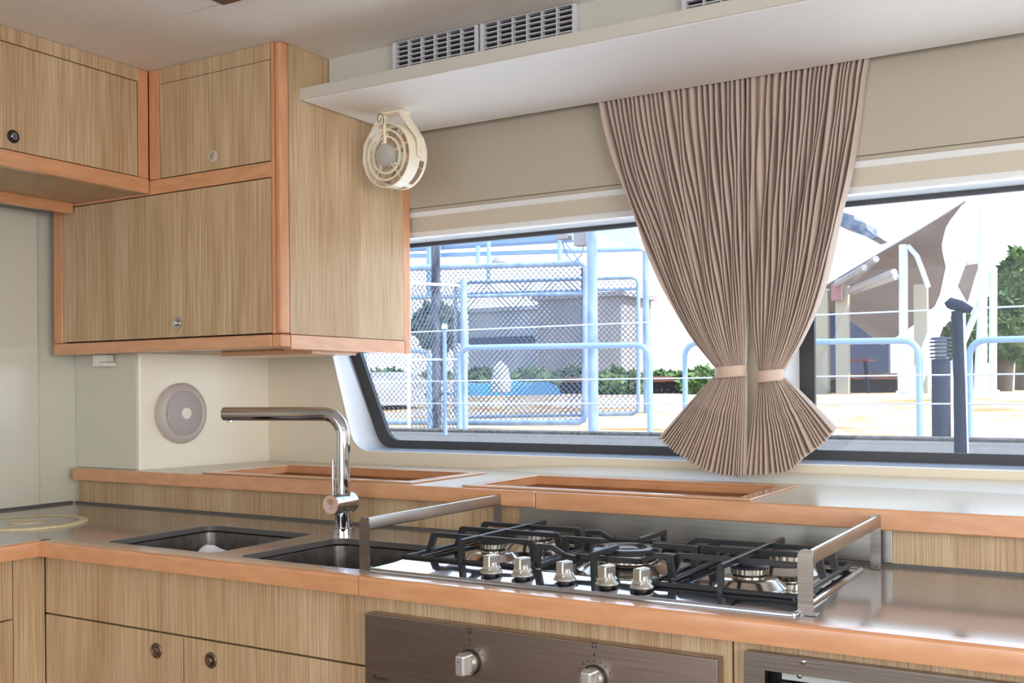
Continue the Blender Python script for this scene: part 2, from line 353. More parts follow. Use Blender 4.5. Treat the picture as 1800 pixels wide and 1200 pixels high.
# ================================================================== duct fascia, pelmet, vents
bx(-1.90, XR-.1, 2.205, 2.30, 2.035, CEIL).build('trim_9', M['duct'], kind='structure')
pz0, pz1 = 2.020, 2.053
pel = thing('pelmet', (-1.90, 2.3, pz0), 'long white pelmet board running above the curtains along the window wall', 'pelmet')
bx(-1.90, 1.3, 2.094, 2.538, pz0, pz1-.003).build('board', M['pelmet'], pel, bevel=.004)
bx(-1.904, 1.3, 2.088, 2.0935, pz0+.001, pz1).build('front_edge', M['fascia'], pel, bevel=.003, label='beige front edge')
def vent(x0, x1, label):
    v = thing('air_vent', (x0, 2.19, 2.06), label, 'vent', 'white slatted air vents above the pelmet')
    z0, z1 = 2.058, CEIL-.002; fwid = .011
    MB().plate(rect(x0, x1, z0, z1), [rect(x0+fwid, x1-fwid, z0+.004, z1-.002)], XZ, 2.186, 2.2045).build('frame', M['ventwhite'], v, bevel=.0015)
    bx(x0+fwid, x1-fwid, 2.2025, 2.2045, z0+.004, z1-.002).build('dark_backing', M['black'], v, label='dark opening')
    n = 7
    me = None
    for k in range(n):
        z = z0+.010+(z1-z0-.012)*k/n
        if me is None:
            o = bx(x0+fwid, x1-fwid, 2.1865, 2.1960, z, z+.0026).build('slat', M['ventwhite'], v); me = o; zb = z
        else:
            c = me.copy(); COL.objects.link(c); c.delta_location = (0, 0, z-zb)
    for k in range(1, 6):
        x = x0+fwid+(x1-x0-2*fwid)*k/6
        bx(x-.0016, x+.0016, 2.1872, 2.2018, z0+.004, z1-.002).build('divider', M['ventwhite'], v)
vent(-1.668, -1.401, 'white slatted air vent nearest the oak cabinet, left one of a joined pair')
vent(-1.395, -1.126, 'white slatted air vent joined to the right side of the first one')
vent(-.862, -.598, 'separate white slatted air vent above the curtains, cut by the picture top')
# ceiling lamp corner, brown frame
cl = thing('ceiling_light', (-1.66, 1.585, CEIL), 'brown framed square ceiling fitting, only its corner in view at the top', 'light')
MB().plate(rect(-1.812, -1.51, 1.432, 1.735), [rect(-1.79, -1.532, 1.454, 1.713)], XY, CEIL-.016, CEIL-.001).build('frame', M['brown'], cl, bevel=.003)
bx(-1.79, -1.532, 1.454, 1.713, CEIL-.008, CEIL-.001).build('diffuser', M['white'], cl)

# ================================================================== UPPER CABINETS
def lock(parent, p, nrm, r, m1, m2, lab, proud=.008):
    """round push lock: flange disc + inner button"""
    p = Vector(p)
    MB().lathe([(0, .0), (r, 0), (r, .0015), (r*.92, .003), (r*.72, .0035), (r*.62, .002), (0, .002)], p, nrm, 28).build('lock', m1, parent, smooth=True, label=lab)
    o = MB().lathe([(r*.55, .001), (r*.55, proud*.8), (r*.45, proud), (0, proud)], p, nrm, 24).build('lock_button', m2, parent, smooth=True)
    return o
yf = 2.013; XE = -1.902; XLr = -2.403
cab = thing('wall_cabinet', (-2.37, 2.28, 1.364), 'large oak corner wall cabinet with two flap doors facing the room, beside the window', 'cabinet')
# carcass
cb = MB(); cb.box(-2.838, XE-.012, yf+.019, 2.545, 1.376, CEIL-.001); cb.build('carcass', M['gap'], cab)
ep = bx(XE-.012, XE-.001, yf+.035, 2.555, 1.398, CEIL-.001).build('end_panel', M['oak'], cab, label='plain oak end panel')
bx(XE-.02, XE, yf-.0, yf+.034, 1.398, CEIL-.001).build('corner_post', M['cherry_v'], cab, bevel=.006, seg=3)
bx(XE-.032, XE-.0205, yf, yf+.018, 1.398, CEIL-.001).build('corner_post', M['cherry_v'], cab, bevel=.001)
bx(XE-.03, XE, yf+.035+.002+.49, 2.575, 1.398, 2.019).build('rear_post', M['cherry_v'], cab, bevel=.001)
# bottom rails
bx(-2.840, XE-.034, yf-.001, yf+.03, 1.3625, 1.3965).build('bottom_rail', M['cherry'], cab, bevel=.003)
bx(XE-.033, XE+.0008, yf-.001, yf+.034, 1.3625, 1.3965).build('bottom_corner', M['cherry_v'], cab, bevel=.004)
bx(XE-.03, XE+.0006, yf+.0355, 2.545, 1.3575, 1.3965).build('side_rail', M['cherry'], cab, bevel=.002)
bx(XE-.03, XE+.0006, 2.5465, 2.575, 1.3575, 1.3965).build('side_rail_end', M['cherry_v'], cab, bevel=.002)
bx(-2.838, XE-.031, yf+.031, 2.545, 1.364, 1.3755).build('bottom_board', M['oak'], cab)
bl = atZ(405, 628, 1.352); bx(-2.29, XE-.036, 2.17, 2.36, 1.349, 1.3635).build('light_board', M['cherry'], cab, bevel=.002)
bx(-2.838, -2.797, yf, yf+.018, 1.3975, 1.807).build('side_stile', M['cherry_v'], cab, bevel=.002)
bx(-2.796, XE-.033, yf, yf+.018, 1.808, 1.8485).build('middle_rail', M['cherry'], cab, bevel=.002)
bx(XLr, XLr+.041, yf, yf+.018, 1.8495, CEIL-.001).build('upper_stile', M['cherry_v'], cab, bevel=.002)
# doors
dr = bx(-2.795, XE-.036, yf+.002, yf+.018, 1.4005, 1.8055).build('door', M['oak'], cab, bevel=.0008)
lock(dr, atY(313, 568, yf+.002), (0, -1, 0), .0165, M['chrome'], M['chrome'], 'chrome push lock', .014)
sm_ = atY(182, 352, yf)
dr = bx(XLr+.0435, XE-.036, yf+.002, yf+.018, 1.8515, 2.115).build('door', M['oak'], cab, bevel=.0008)
lock(dr, atY(374, 275, yf+.002), (0, -1, 0), .0160, M['speaker'], M['knob'], 'beige ring push lock', .004)
bx(XLr+.0435, XE-.035, yf+.002, yf+.018, 2.1165, CEIL-.001).build('top_panel', M['oak'], cab)
# long left run
cab2 = thing('wall_cabinet', (-2.60, 1.2, 1.81), 'oak wall cabinet at upper left, running towards the viewer from the corner', 'cabinet')
bx(-2.84, XLr-.019, .2, yf-.003, 1.824, CEIL-.001).build('carcass', M['gap'], cab2)
bx(XLr-.018, XLr, .2, 1.9775-.0, 2.1225, CEIL-.001).build('top_panel', M['oak'], cab2)
for y0, y1 in ((.9, 1.974), (.2, .898)):
    d_ = bx(XLr-.018, XLr-.002, y0, y1, 1.8555, 2.1205).build('door', M['oak'], cab2, bevel=.0008)
    if y1 > 1.5: lock(d_, atX(23, 240, XLr-.002), (1, 0, 0), .0165, M['black'], M['chrome'], 'dark ringed push lock', .008)
bx(XLr-.018, XLr, 1.9775, yf-.0015, 1.8535, CEIL-.001).build('stile', M['cherry_v'], cab2, bevel=.002)
bx(XLr-.02, XLr+.002, .2, yf-.002, 1.811, 1.853).build('bottom_rail', M['cherry'], cab2, bevel=.003)
bx(-2.735, XLr-.0205, .2, yf-.003, 1.815, 1.823).build('bottom_board', M['oak'], cab2)
bx(-2.755, -2.736, .2, yf-.003, 1.785, 1.823).build('rear_rail', M['cherry'], cab2, bevel=.002)

# ================================================================== LEDGE
tr = [(-2.299, -1.557), (-1.406, -.688)]
ty0, ty1 = 2.105, 2.455
led = thing('raised_ledge', (-1.6, 2.3, .905), 'pale raised ledge behind the worktop with orange front trim, under the windows', 'ledge')
holes = [rect(a+.012, b_-.012, ty0+.02, ty1-.012) for a, b_ in tr]
MB().plate([(-2.858, 2.092), (1.3, 2.092), (1.3, 2.600), (-2.516, 2.598), (-2.581, 2.1205), (-2.858, 2.1165)], holes, XY, LZ-.03, LZ).build('ledge_top', M['ledge'], led)
XJ = atY(941, 880, 2.08).x
bx(-2.845, XJ-.0006, 2.078, 2.0915, .975, LZ+.0005).build('edge_trim', M['cherry'], led, bevel=.003)
bx(XJ+.0006, 1.3, 2.078, 2.0915, .972, LZ+.0005).build('edge_trim', M['cherry'], led, bevel=.003)
bx(-2.858, 1.3, 2.108, 2.119, .9015, .981).build('riser', M['oak'], led)
bx(-2.845, 1.3, 2.0915, 2.108, .976, .981).build('soffit', M['cherry'], led)
for k, (a, b_) in enumerate(tr):
    t = thing('tray', ((a+b_)/2, (ty0+ty1)/2, .93), ('orange framed recessed tray in the ledge behind the tap', 'orange framed recessed tray in the ledge behind the hob')[k], 'tray')
    MB().plate(rect(a, b_, ty0, ty1), [rpoly(rect(a+.032, b_-.032, ty0+.030, ty1-.032), .004, 3)], XY, LZ+.0004, LZ+.005).build('frame', M['cherry'], t, bevel=.0015)
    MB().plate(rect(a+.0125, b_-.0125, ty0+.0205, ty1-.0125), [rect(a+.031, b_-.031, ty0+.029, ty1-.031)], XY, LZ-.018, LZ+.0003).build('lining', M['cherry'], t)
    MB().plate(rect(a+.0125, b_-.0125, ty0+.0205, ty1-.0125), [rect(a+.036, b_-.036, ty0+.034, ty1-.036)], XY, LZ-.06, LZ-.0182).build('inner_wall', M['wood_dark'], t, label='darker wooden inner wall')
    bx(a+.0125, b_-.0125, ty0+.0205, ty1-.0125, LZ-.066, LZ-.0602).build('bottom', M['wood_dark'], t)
# ================================================================== BASE CABINETS + WORKTOP
XC = -2.24
ct = thing('worktop', (-1.5, 1.85, .87), 'long glossy grey worktop with an orange wooden front edge, holding sinks and hob', 'worktop')
s1 = rpoly([(-2.068, 1.585), (-1.700, 1.585), (-1.722, 1.925), (-2.072, 1.925)], .03, 6)
s2 = rpoly([(-1.632, 1.584), (-1.285, 1.584), (-1.285, 1.902), (-1.622, 1.902)], .03, 6)
s1 = rpoly([(-2.066, 1.592), (-1.707, 1.592), (-1.715, 1.925), (-2.072, 1.925)], .03, 6)
outer = [(XLW, -.9), (XC, -.9), (XC, 1.556), (1.3, 1.556), (1.3, 2.1075), (XLW, 2.1075)]
MB().plate(outer, [s1, s2], XY, CT-.013, CT).build('slab', M['counter'], ct)
bx(-2.86, 1.3, 2.1015, 2.107, CT+.0002, CT+.006).build('seal', M['counter_edge'], ct)
bx(XLW+.0002, XLW+.0062, -.9, 2.1013, CT+.0002, CT+.007).build('seal', M['counter_edge'], ct)
for nm, pl in (('sink', s1), ('sink', s2)):
    MB().loft([[(x, y, CT-.0132) for x, y in inset(pl, .0008)], [(x, y, CT-.0008) for x, y in inset(pl, .0008)]], True, False).build('cut_edge', M['counter_edge'], ct)
def profile_x(prof, x0, x1): # prof (y,z) extruded in x
    return MB().loft([[(x0, y, z) for y, z in prof], [(x1, y, z) for y, z in prof]])
pf = [(1.556, .865), (1.556, .9008), (1.545, .9008)] + [(1.528-.006*sin(t), .8948+.006*cos(t)) for t in [k*pi/2/5 for k in range(6)]] + [(1.522, .865)]
XJ2 = -1.250
o = profile_x(pf, XC+.021, XJ2-.0008).build('edge_trim', M['cherry'], ct, smooth=True)
o = profile_x(pf, XJ2+.0008, 1.3).build('edge_trim', M['cherry'], ct, smooth=True)
pl = [(XC+(1.556-y), z) for y, z in pf]
MB().loft([[(x, -.9, z) for x, z in pl], [(x, 1.556-(x-XC), z) for x, z in pl]]).build('edge_trim', M['cherry'], ct, smooth=True)
# mitred inner end of the front trim
MB().loft([[(XC+(1.556-y), y, z) for y, z in pf], [(XC+.0205, y, z) for y, z in pf]] if False else [[(XC+(1.556-y)+.0008, y, z) for y, z in pf], [(XC+.0345, y, z) for y, z in pf]]).build('mitre', M['cherry'], ct, smooth=True)
# sinks
def sink(pl, label):
    s = thing('sink', (sum(p[0] for p in pl)/len(pl), sum(p[1] for p in pl)/len(pl), .72), label, 'sink', 'undermount sinks')
    p0 = inset(pl, -.004); p1 = inset(pl, .001); p2 = inset(pl, .006); p3 = inset(pl, .022); p4 = inset(pl, .04)
    mb = MB(); mb.loft([[(x, y, z) for x, y in P] for P, z in ((inset(pl, -.0045), CT-.0146), (p0, CT-.0146), (p1, CT-.018), (p2, .745), (p3, .728), (p4, .724))], True, False)
    bb = MB(); bb.plate(p4, [], XY, .7225, .7245)
    o = mb.build('basin', M['sinksteel'], s, smooth=True); sd = o.modifiers.new('s', 'SOLIDIFY'); sd.thickness = .0012; sd.offset = 1
    bb.build('basin_floor', M['sinksteel'], s)
    c = s.location
    MB().lathe([(.0, .0006), (.02, .0006), (.036, .003), (.040, .001), (.040, 0)], (c.x, c.y, .7246), (0, 0, 1), 28).build('drain', M['chrome'], s, smooth=True)
sink(s1, 'left steel sink set in the grey worktop, with white plastic bags inside')
sink(s2, 'right steel sink beside the hob, directly in front of the tap, empty')
# bags in left sink
def bag(c, sx, sy, h, seed, label):
    rnd = random.Random(seed); mb = MB(); n = 22; vs = {}
    for i in range(n):
        for j in range(n):
            u = i/(n-1)*2-1; v = j/(n-1)*2-1; rr = max(0, 1-(abs(u)**2.2+abs(v)**2.2)*.75)
            z = h*rr**.5*(.88+.12*sin(3.1*u+seed)*cos(3.3*v+seed*2)) + .010*abs(sin(5*u+3*v+seed)) + rnd.uniform(0, .003)
            vs[i, j] = mb.b.verts.new((c[0]+u*sx+.01*sin(7*v+seed), c[1]+v*sy+.01*sin(6*u), c[2]+z))
    for i in range(n-1):
        for j in range(n-1): mb.face([vs[i, j], vs[i+1, j], vs[i+1, j+1], vs[i, j+1]])
    o = mb.build('plastic_bag', M['bag'], smooth='all'); sd = o.modifiers.new('s', 'SOLIDIFY'); sd.thickness = .001
    return tag(o, label, 'bag', 'plastic bags in the left sink')
bag((-1.985, 1.705, .728), .056, .080, .160, 1.3, 'crumpled white plastic bag in the left sink, left of the two')
bag((-1.860, 1.705, .728), .054, .080, .157, 4.1, 'crumpled white plastic bag in the left sink, right one, against the divider')
# base units
sb = thing('base_cabinet', (-1.76, 1.8, .05), 'oak sink base cabinet with two doors under a plain false drawer front', 'cabinet')
bx(XC+.01, -1.272, 1.58, 2.09, .08, .70).build('carcass', M['gap'], sb)
bx(XC+.0015, -1.2665, 1.560, 1.578, .7235, .8640).build('drawer_front', M['oak'], sb, bevel=.001)
XD = atY(322, 1130, 1.56).x
dl = bx(XC+.0015, XD-.0022, 1.560, 1.578, .10, .7195).build('door', M['oak'], sb, bevel=.001)
lock(dl, atY(275, 1143, 1.56), (0, -1, 0), .0172, M['lockbrass'], M['lockbrass'], 'brushed round push lock', .005)
dr2 = bx(XD+.0022, -1.2665, 1.560, 1.578, .10, .7195).build('door', M['oak'], sb, bevel=.001)
lock(dr2, atY(371, 1160, 1.56), (0, -1, 0), .0172, M['lockbrass'], M['lockbrass'], 'brushed round push lock', .009)
lb = thing('base_cabinet', (-2.55, .6, .05), 'oak base cabinet on the left side with its round worktop hatch above', 'cabinet')
bx(XLW+.01, XC-.02, -.9, 1.54, .08, .86).build('carcass', M['gap'], lb)
bx(XC-.018, XC, 1.478, 1.5585, .10, .8640).build('corner_filler', M['oak'], lb)
zsp = atX(10, 1091, XC).z
bx(XC-.018, XC, .6, 1.476, zsp+.0015, .8640).build('drawer_front', M['oak'], lb, bevel=.001)
bx(XC-.018, XC, .6, 1.476, .10, zsp-.0015).build('door', M['oak'], lb, bevel=.001)
# oven housing
hz = thing('oven_housing', (-.9, 1.8, .05), 'oak surround panel framing the built-in oven under the hob', 'cabinet')
bx(-1.262, -.54, 1.58, 2.09, .08, .85).build('carcass', M['gap'], hz)
MB().plate(rect(-1.2645, -.5395, .1, .8640), [rect(-1.235, -.565, .15, .815)], XZ, 1.560, 1.578).build('front_panel', M['oak'], hz)
ov = thing('oven', (-.9, 1.53, .2), 'brown-grey stainless built-in oven below the hob, control panel with worn knobs', 'oven')
zt = .831
bx(-1.2435, -.553, 1.532, 1.559, .70, zt).build('control_panel', M['oven'], ov, bevel=.002)
bx(-1.24, -.556, 1.536, 1.5585, .22, .695).build('oven_door', M['black'], ov, bevel=.002, label='dark glass oven door')
MB().tube([(-1.19, 1.50, .655), (-.61, 1.50, .655)], .008).build('oven_handle', M['steel'], ov, smooth=True)
for px, py in ((826, 1163), (1045, 1192)):
    p = atY(px, py, 1.532)
    g = MB().lathe([(0, 0), (.0225, 0), (.0225, .004), (.0215, .005), (0, .005)], p, (0, -1, 0), 32).build('knob_ring', M['black'], ov, smooth=True)
    kb = MB().lathe([(.020, .004), (.0205, .016), (.019, .019), (0, .019)], p, (0, -1, 0), 32).build('knob', M['knob'], ov, smooth=True)
    MB().loft([[(p.x-a_*.0105, p.y-.012, p.z+b__*.0195), (p.x+a_*.0105, p.y-.012, p.z+b__*.0195)] for a_, b__ in ((1, -1), (1, 1))], False, False).b.free()
    g2 = MB(); g2.loft([[(p.x+sx*.0145, p.y-.010, p.z+sz*.0185) for sx, sz in ((-1, -1), (1, -1), (1, 1), (-1, 1))], [(p.x+sx*.0085, p.y-.034, p.z+sz*.0175) for sx, sz in ((-1, -1), (1, -1), (1, 1), (-1, 1))]])
    g2.build('knob_grip', M['knobwear'], kb, bevel=.003, label='grip with worn chipped plating')
# printed marks on the oven panel
def marks(cx, cz, seed, parent):
    mb = MB()
    for k in range(7):
        a_ = R(150 - k*20) if seed else R(35 + k*18); r_ = .032
        mb.box(cx+r_*cos(a_)-.0008, cx+r_*cos(a_)+.0008, 1.5312, 1.5319, cz+r_*sin(a_)-.0012, cz+r_*sin(a_)+.0012)
    mb.box(cx-.0012, cx+.0012, 1.5312, 1.5319, cz+.040, cz+.044)
    for (a0_, a1_, b0_, b1_) in ((-.004, .004, .053, .054), (-.004, .004, .061, .062), (-.004, -.003, .053, .062), (.003, .004, .053, .062)): mb.box(cx+a0_, cx+a1_, 1.5312, 1.5319, cz+b0_, cz+b1_)
    mb.build('dial_marks', M['text'], parent, kind='stuff')
p = atY(826, 1163, 1.532); marks(p.x, p.z-.003, 0, ov)
p = atY(1045, 1192, 1.532); marks(p.x, p.z-.003, 1, ov)
mb = MB(); q_ = atY(656, 1188, 1.532)
mb.box(q_.x, q_.x+.006, 1.5312, 1.5319, q_.z-.004, q_.z+.003)
for k_, (a0_, hh_) in enumerate(((.009, .004), (.012, .0045), (.016, .004), (.0195, .004), (.0235, .0045), (.027, .004), (.031, .004))):
    mb.box(q_.x+a0_, q_.x+a0_+.0011, 1.5312, 1.5319, q_.z-.004, q_.z-.004+hh_); mb.box(q_.x+a0_, q_.x+a0_+.0024, 1.5312, 1.5319, q_.z-.004+(hh_-.001)*(k_ % 2), q_.z-.003+(hh_-.001)*(k_ % 2))
mb.build('maker_print', M['text'], ov, kind='stuff')
# right-hand housing with stainless framed appliance
hr = thing('oven_housing', (.2, 1.8, .05), 'oak surround panel right of the oven, around a steel framed appliance', 'cabinet')
XRi = -.515
bx(-.536, 1.3, 1.60, 2.09, .08, .85).build('carcass', M['gap'], hr)
MB().plate(rect(-.5365, 1.3, .1, .8640), [rect(XRi+.012, .16, .2, .822)], XZ, 1.560, 1.578).build('front_panel', M['oak'], hr)
mw = thing('built_in_appliance', (-.2, 1.55, .3), 'stainless steel framed built-in appliance right of the oven, dark opening behind', 'appliance')
MB().plate(rpoly(rect(XRi, .18, .25, .847), .004, 3), [rect(XRi+.032, .14, .28, .821)], XZ, 1.543, 1.559).build('frame', M['steel_v'], mw, bevel=.006, seg=3)
bx(XRi+.02, .15, 1.590, 1.598, .27, .821).build('dark_cavity', M['black'], mw)
bx(XRi+.045, .135, 1.548, 1.566, .28, .803).build('inner_door', M['steel_v'], mw, bevel=.003)
bx(XRi+.052, .135, 1.564, 1.584, .806, .8175).build('door_gasket', M['gasket'], mw, label='pale rubber gasket')
for px, py in ((1412, 1163), (1406, 1187)):
    p = atY(px, py, 1.5425 if py < 1170 else 1.5635); MB().lathe([(0, .003), (.002, .003), (.0042, .0015), (.0045, 0)], p, (0, -1, 0), 16).build('screw', M['chrome'], mw, smooth=True)
# round hatch in left worktop
lid = thing('round_hatch', (-2.53, 1.715, CT), 'round cream-rimmed hatch lid with a cream disc handle in the left worktop', 'lid')
lc = (-2.535, 1.712)
MB().lathe([(.128, .0003), (.152, .0003), (.152, .0045), (.150, .006), (.130, .006), (.128, .0045)], (*lc, CT), (0, 0, 1), 64).build('rim', M['lidcream'], lid, smooth=True)
MB().lathe([(0, .0003), (.1265, .0003), (.1265, .004), (0, .004)], (*lc, CT), (0, 0, 1), 48).build('lid_plate', M['counter'], lid, smooth=True)
MB().lathe([(.047, .0042), (.047, .0062), (.044, .0068), (.040, .0062), (0, .0062)], (*lc, CT), (0, 0, 1), 40).build('handle_disc', M['lidcream'], lid, smooth=True)
# ================================================================== TAP
fx, fyy = -1.658, 1.965
tap = thing('tap', (fx, fyy, CT), 'tall chrome kitchen tap with angled spout and side lever, behind the right sink', 'tap')
MB().lathe([(0, 0), (.027, 0), (.027, .014), (.0255, .015), (.02, .015)], (fx, fyy, CT+.0003), (0, 0, 1), 40).build('base_ring', M['chrome'], tap, smooth=True)
MB().tube([(fx, fyy, CT+.014), (fx, fyy, .956)], .021, 32).build('lower_column', M['chrome'], tap, smooth=True)
MB().tube([(fx, fyy, .985), (fx, fyy, 1.033)], .0178, 32).build('column_sleeve', M['chrome'], tap, smooth=True)
d = Vector((-.34, -.075, 0)).normalized(); zs = 1.191; rb = .052
pts = [Vector((fx, fyy, 1.0345)), Vector((fx, fyy, 1.08)), Vector((fx, fyy, zs-rb))]
for k in range(1, 13):
    t = pi/2*k/12; pts.append(Vector((fx, fyy, zs-rb)) + d*(rb*(1-cos(t))) + Vector((0, 0, rb*sin(t))))
pts.append(pts[-1]+d*.15); endp = Vector((fx, fyy, zs)) + d*.335; pts.append(endp)
sp_ = MB().tube(pts, .0170, 32).build('spout', M['chrome'], tap, smooth=True)
MB().lathe([(.009, 0), (.009, .004), (.007, .005), (0, .004)], endp-d*.019-Vector((0, 0, .0165)), (0, 0, -1), 20).build('aerator', M['chrome'], sp_, smooth=True)
zb_ = .974
MB().lathe([(0, -.030), (.0235, -.030), (.0245, -.029), (.0245, .0235)], (fx, fyy, zb_), (0, -1, 0), 40).build('valve_body', M['chrome'], tap, smooth=True)
hk = MB().lathe([(.0245, .0245), (.0245, .047), (.0235, .048), (.006, .0478), (0, .0475)], (fx, fyy, zb_), (0, -1, 0), 40).build('handle', M['chrome'], tap, smooth=True)
MB().tube([(fx, fyy-.037, zb_+.0235), (fx, fyy-.037, zb_+.108)], .0043, 16).build('lever', M['chrome'], hk, smooth=True)

# ================================================================== HOB
H0 = CT+.0006
hob = thing('gas_hob', (-.85, 1.8, CT), 'five burner stainless gas hob with black cast iron grates in the worktop', 'hob')
hx0, hx1, hy0, hy1 = -1.268, -.442, 1.572, 2.035
hp = rpoly(rect(hx0, hx1, hy0, hy1), .012, 4)
HT = H0+.0037
mb = MB(); mb.loft([[(x, y, z) for x, y in P] for P, z in ((hp, H0), (hp, H0+.004), (inset(hp, .003), H0+.0062), (inset(hp, .007), H0+.0062), (inset(hp, .010), H0+.0030))], True, False)
def hz(x, y):
    t = min(1, max(0, (y-1.583)/.10)); b_ = min(1, max(0, (y-1.683)/.05))
    return H0+.0030+.0074*t-.0066*b_*b_*(3-2*b_) + .0002*sin(x*41)*sin(y*37)
rows = []
for i in range(41):
    y = (hy0+.0102)+(hy1-hy0-.0204)*i/40; rows.append([(hx0+.0102+(hx1-hx0-.0204)*j/60, y, hz(hx0+.0102+(hx1-hx0-.0204)*j/60, y)) for j in range(61)])
mb.loft(rows, False, False)
mb.build('hob_plate', M['mirror'], hob, smooth='all')
def burner(x, y, rc, rb_, lab, wok=False):
    z = HT
    bn = MB().lathe([(rb_*1.25, 0), (rb_*1.2, .001), (rb_*.95, .012), (rb_*.86, .0145), (rc*.9, .015), (rc*.9, .018)], (x, y, z), (0, 0, 1), 40).build('burner', M['dome'], hob, smooth=True, label=lab)
    MB().lathe([(rc*.82, .0155), (rc*.82, .021), (rc*.7, .022)], (x, y, z), (0, 0, 1), 32).build('burner_seat', M['black'], bn, smooth=True)
    mb = MB(); n = 60; prof = ((.72, .0215), (1.0, .0222), (1.0, .031), (.96, .033), (.3, .033)); rings = []
    for f_, h in prof:
        rings.append([(x+rc*(f_*(1-.03*((k % 3) == 0) if f_ > .9 else f_))*cos(2*pi*k/n), y+rc*(f_*(1-.03*((k % 3) == 0) if f_ > .9 else f_))*sin(2*pi*k/n), z+h) for k in range(n)])
    mb.loft(rings, True, False).build('flame_ring', M['ringsteel'], bn)
    if not wok:
        mb = MB(); mb.lathe([(rc*.6, .0332), (rc*1.08, .0335), (rc*1.10, .0355), (rc*.98, .0385), (0, .0395)], (x, y, z), (0, 0, 1), 40)
        for k in range(20):
            a_ = 2*pi*k/20; mb.box(-.0012, .0012, rc*.94, rc*1.03, z+.0305, z+.0335, Matrix.Translation((x, y, 0)) @ Matrix.Rotation(a_, 4, 'Z'))
        mb.build('burner_cap', M['capblack'], bn, smooth=True)
    else:
        mb = MB(); mb.lathe([(rc*.62, .0335), (rc*1.06, .0335), (rc*1.08, .036), (rc*1.0, .040), (rc*.62, .0405), (rc*.60, .036), (rc*.62, .0335)], (x, y, z), (0, 0, 1), 48)
        mb.build('burner_cap', M['capblack'], bn, smooth=True)
        mb = MB(); mb.lathe([(0, .034), (rc*.36, .034), (rc*.38, .038), (rc*.30, .0405), (0, .041)], (x, y, z), (0, 0, 1), 32)
        for k in range(4):
            a_ = pi/4+2*pi*k/4; mb.box(-.004, .004, rc*.3, rc*.68, z+.0345, z+.038, Matrix.Translation((x, y, 0)) @ Matrix.Rotation(a_, 4, 'Z'))
        mb.build('inner_cap', M['capblack'], bn, smooth=True)
burner(-1.124, 1.798, .0275, .045, 'small front left burner')
burner(-1.122, 1.965, .043, .058, 'larger rear left burner')
burner(-.838, 1.825, .062, .078, 'wide double ring centre burner', True)
burner(-.578, 1.765, .032, .052, 'front right burner')
burner(-.568, 1.945, .043, .060, 'larger rear right burner')
GT = CT+.055; BW = .0042
def bar(mb, p, q, w=BW, h=.0085):
    """flat iron bar from p to q; p,q are the top edge centre line"""
    p = Vector(p); q = Vector(q); t = (q-p).normalized()
    s_ = t.cross(Vector((0, 0, 1)))
    if s_.length < .2: s_ = Vector((1, 0, 0)) if abs(t.x) < .5 else Vector((0, 1, 0))
    s_.normalize(); n_ = s_.cross(t).normalized()
    if n_.z < 0: n_ = -n_
    def ring(c, f): return [c+s_*w, c+s_*w-n_*h, c-s_*w-n_*h, c-s_*w, c-s_*w*.6+n_*.001, c+s_*w*.6+n_*.001]
    mb.loft([ring(p, 1), ring(q, 1)])
def leg(mb, top, foot, w=.0075, axis='x'):
    top = Vector(top); foot = Vector(foot)
    ax = Vector((1, 0, 0)) if axis == 'x' else Vector((0, 1, 0)); ay = Vector((0, 1, 0)) if axis == 'x' else Vector((1, 0, 0))
    r1 = [top+ax*w*a_+ay*BW*b__ for a_, b__ in ((-1, -1), (1, -1), (1, 1), (-1, 1))]
    r2 = [foot+ax*w*.85*a_+ay*BW*1.1*b__ for a_, b__ in ((-1, -1), (1, -1), (1, 1), (-1, 1))]
    mb.loft([r1, r2])
def base_rod(mb, pts): mb.tube(pts, .0048, 8)
BZ = HT+.0085
def arm(mb, x0, x1, y, fo0, fo1):
    """elevated bar along x with splayed legs at both ends down to the base rods"""
    bar(mb, (x0, y, GT), (x1, y, GT))
    leg(mb, (x0+.004, y, GT-.001), (x0+fo0, y, BZ)); leg(mb, (x1-.004, y, GT-.001), (x1+fo1, y, BZ))
def side_grate(x0, x1, xb, yfr, ybk, ys, lab):
    mb = MB()
    for y in ys: arm(mb, x0+.022, x1-.012, y, -.012, .006)
    bar(mb, (xb, yfr-.003, GT+.001), (xb, ybk, GT+.001))
    leg(mb, (xb, yfr+.001, GT), (xb, yfr, HT+.001), axis='y'); leg(mb, (xb, ybk-.004, GT), (xb, ybk-.002, BZ-.004), axis='y')
    base_rod(mb, [(x0-.012, yfr, BZ), (xb, yfr, BZ), (x1, yfr, BZ)]); base_rod(mb, [(x0, yfr-.002, BZ), (x0, ybk, BZ)])
    base_rod(mb, [(x1, yfr, BZ), (x1, ybk, BZ)]); base_rod(mb, [(x0, ybk, BZ), (x1, ybk, BZ)])
    for cx in (x0+.006, x1-.006):
        for cy in (yfr, ybk): mb.lathe([(.005, HT+.0002), (.005, BZ)], (cx, cy, 0), (0, 0, 1), 8)
    mb.build('grate', M['iron'], hob, bevel=.001, label=lab)
side_grate(-1.262, -.992, -1.130, 1.690, 2.022, (1.752, 1.857, 1.947), 'left black iron grate')
side_grate(-.720, -.464, -.592, 1.657, 2.010, (1.735, 1.840, 1.927), 'right black iron grate')
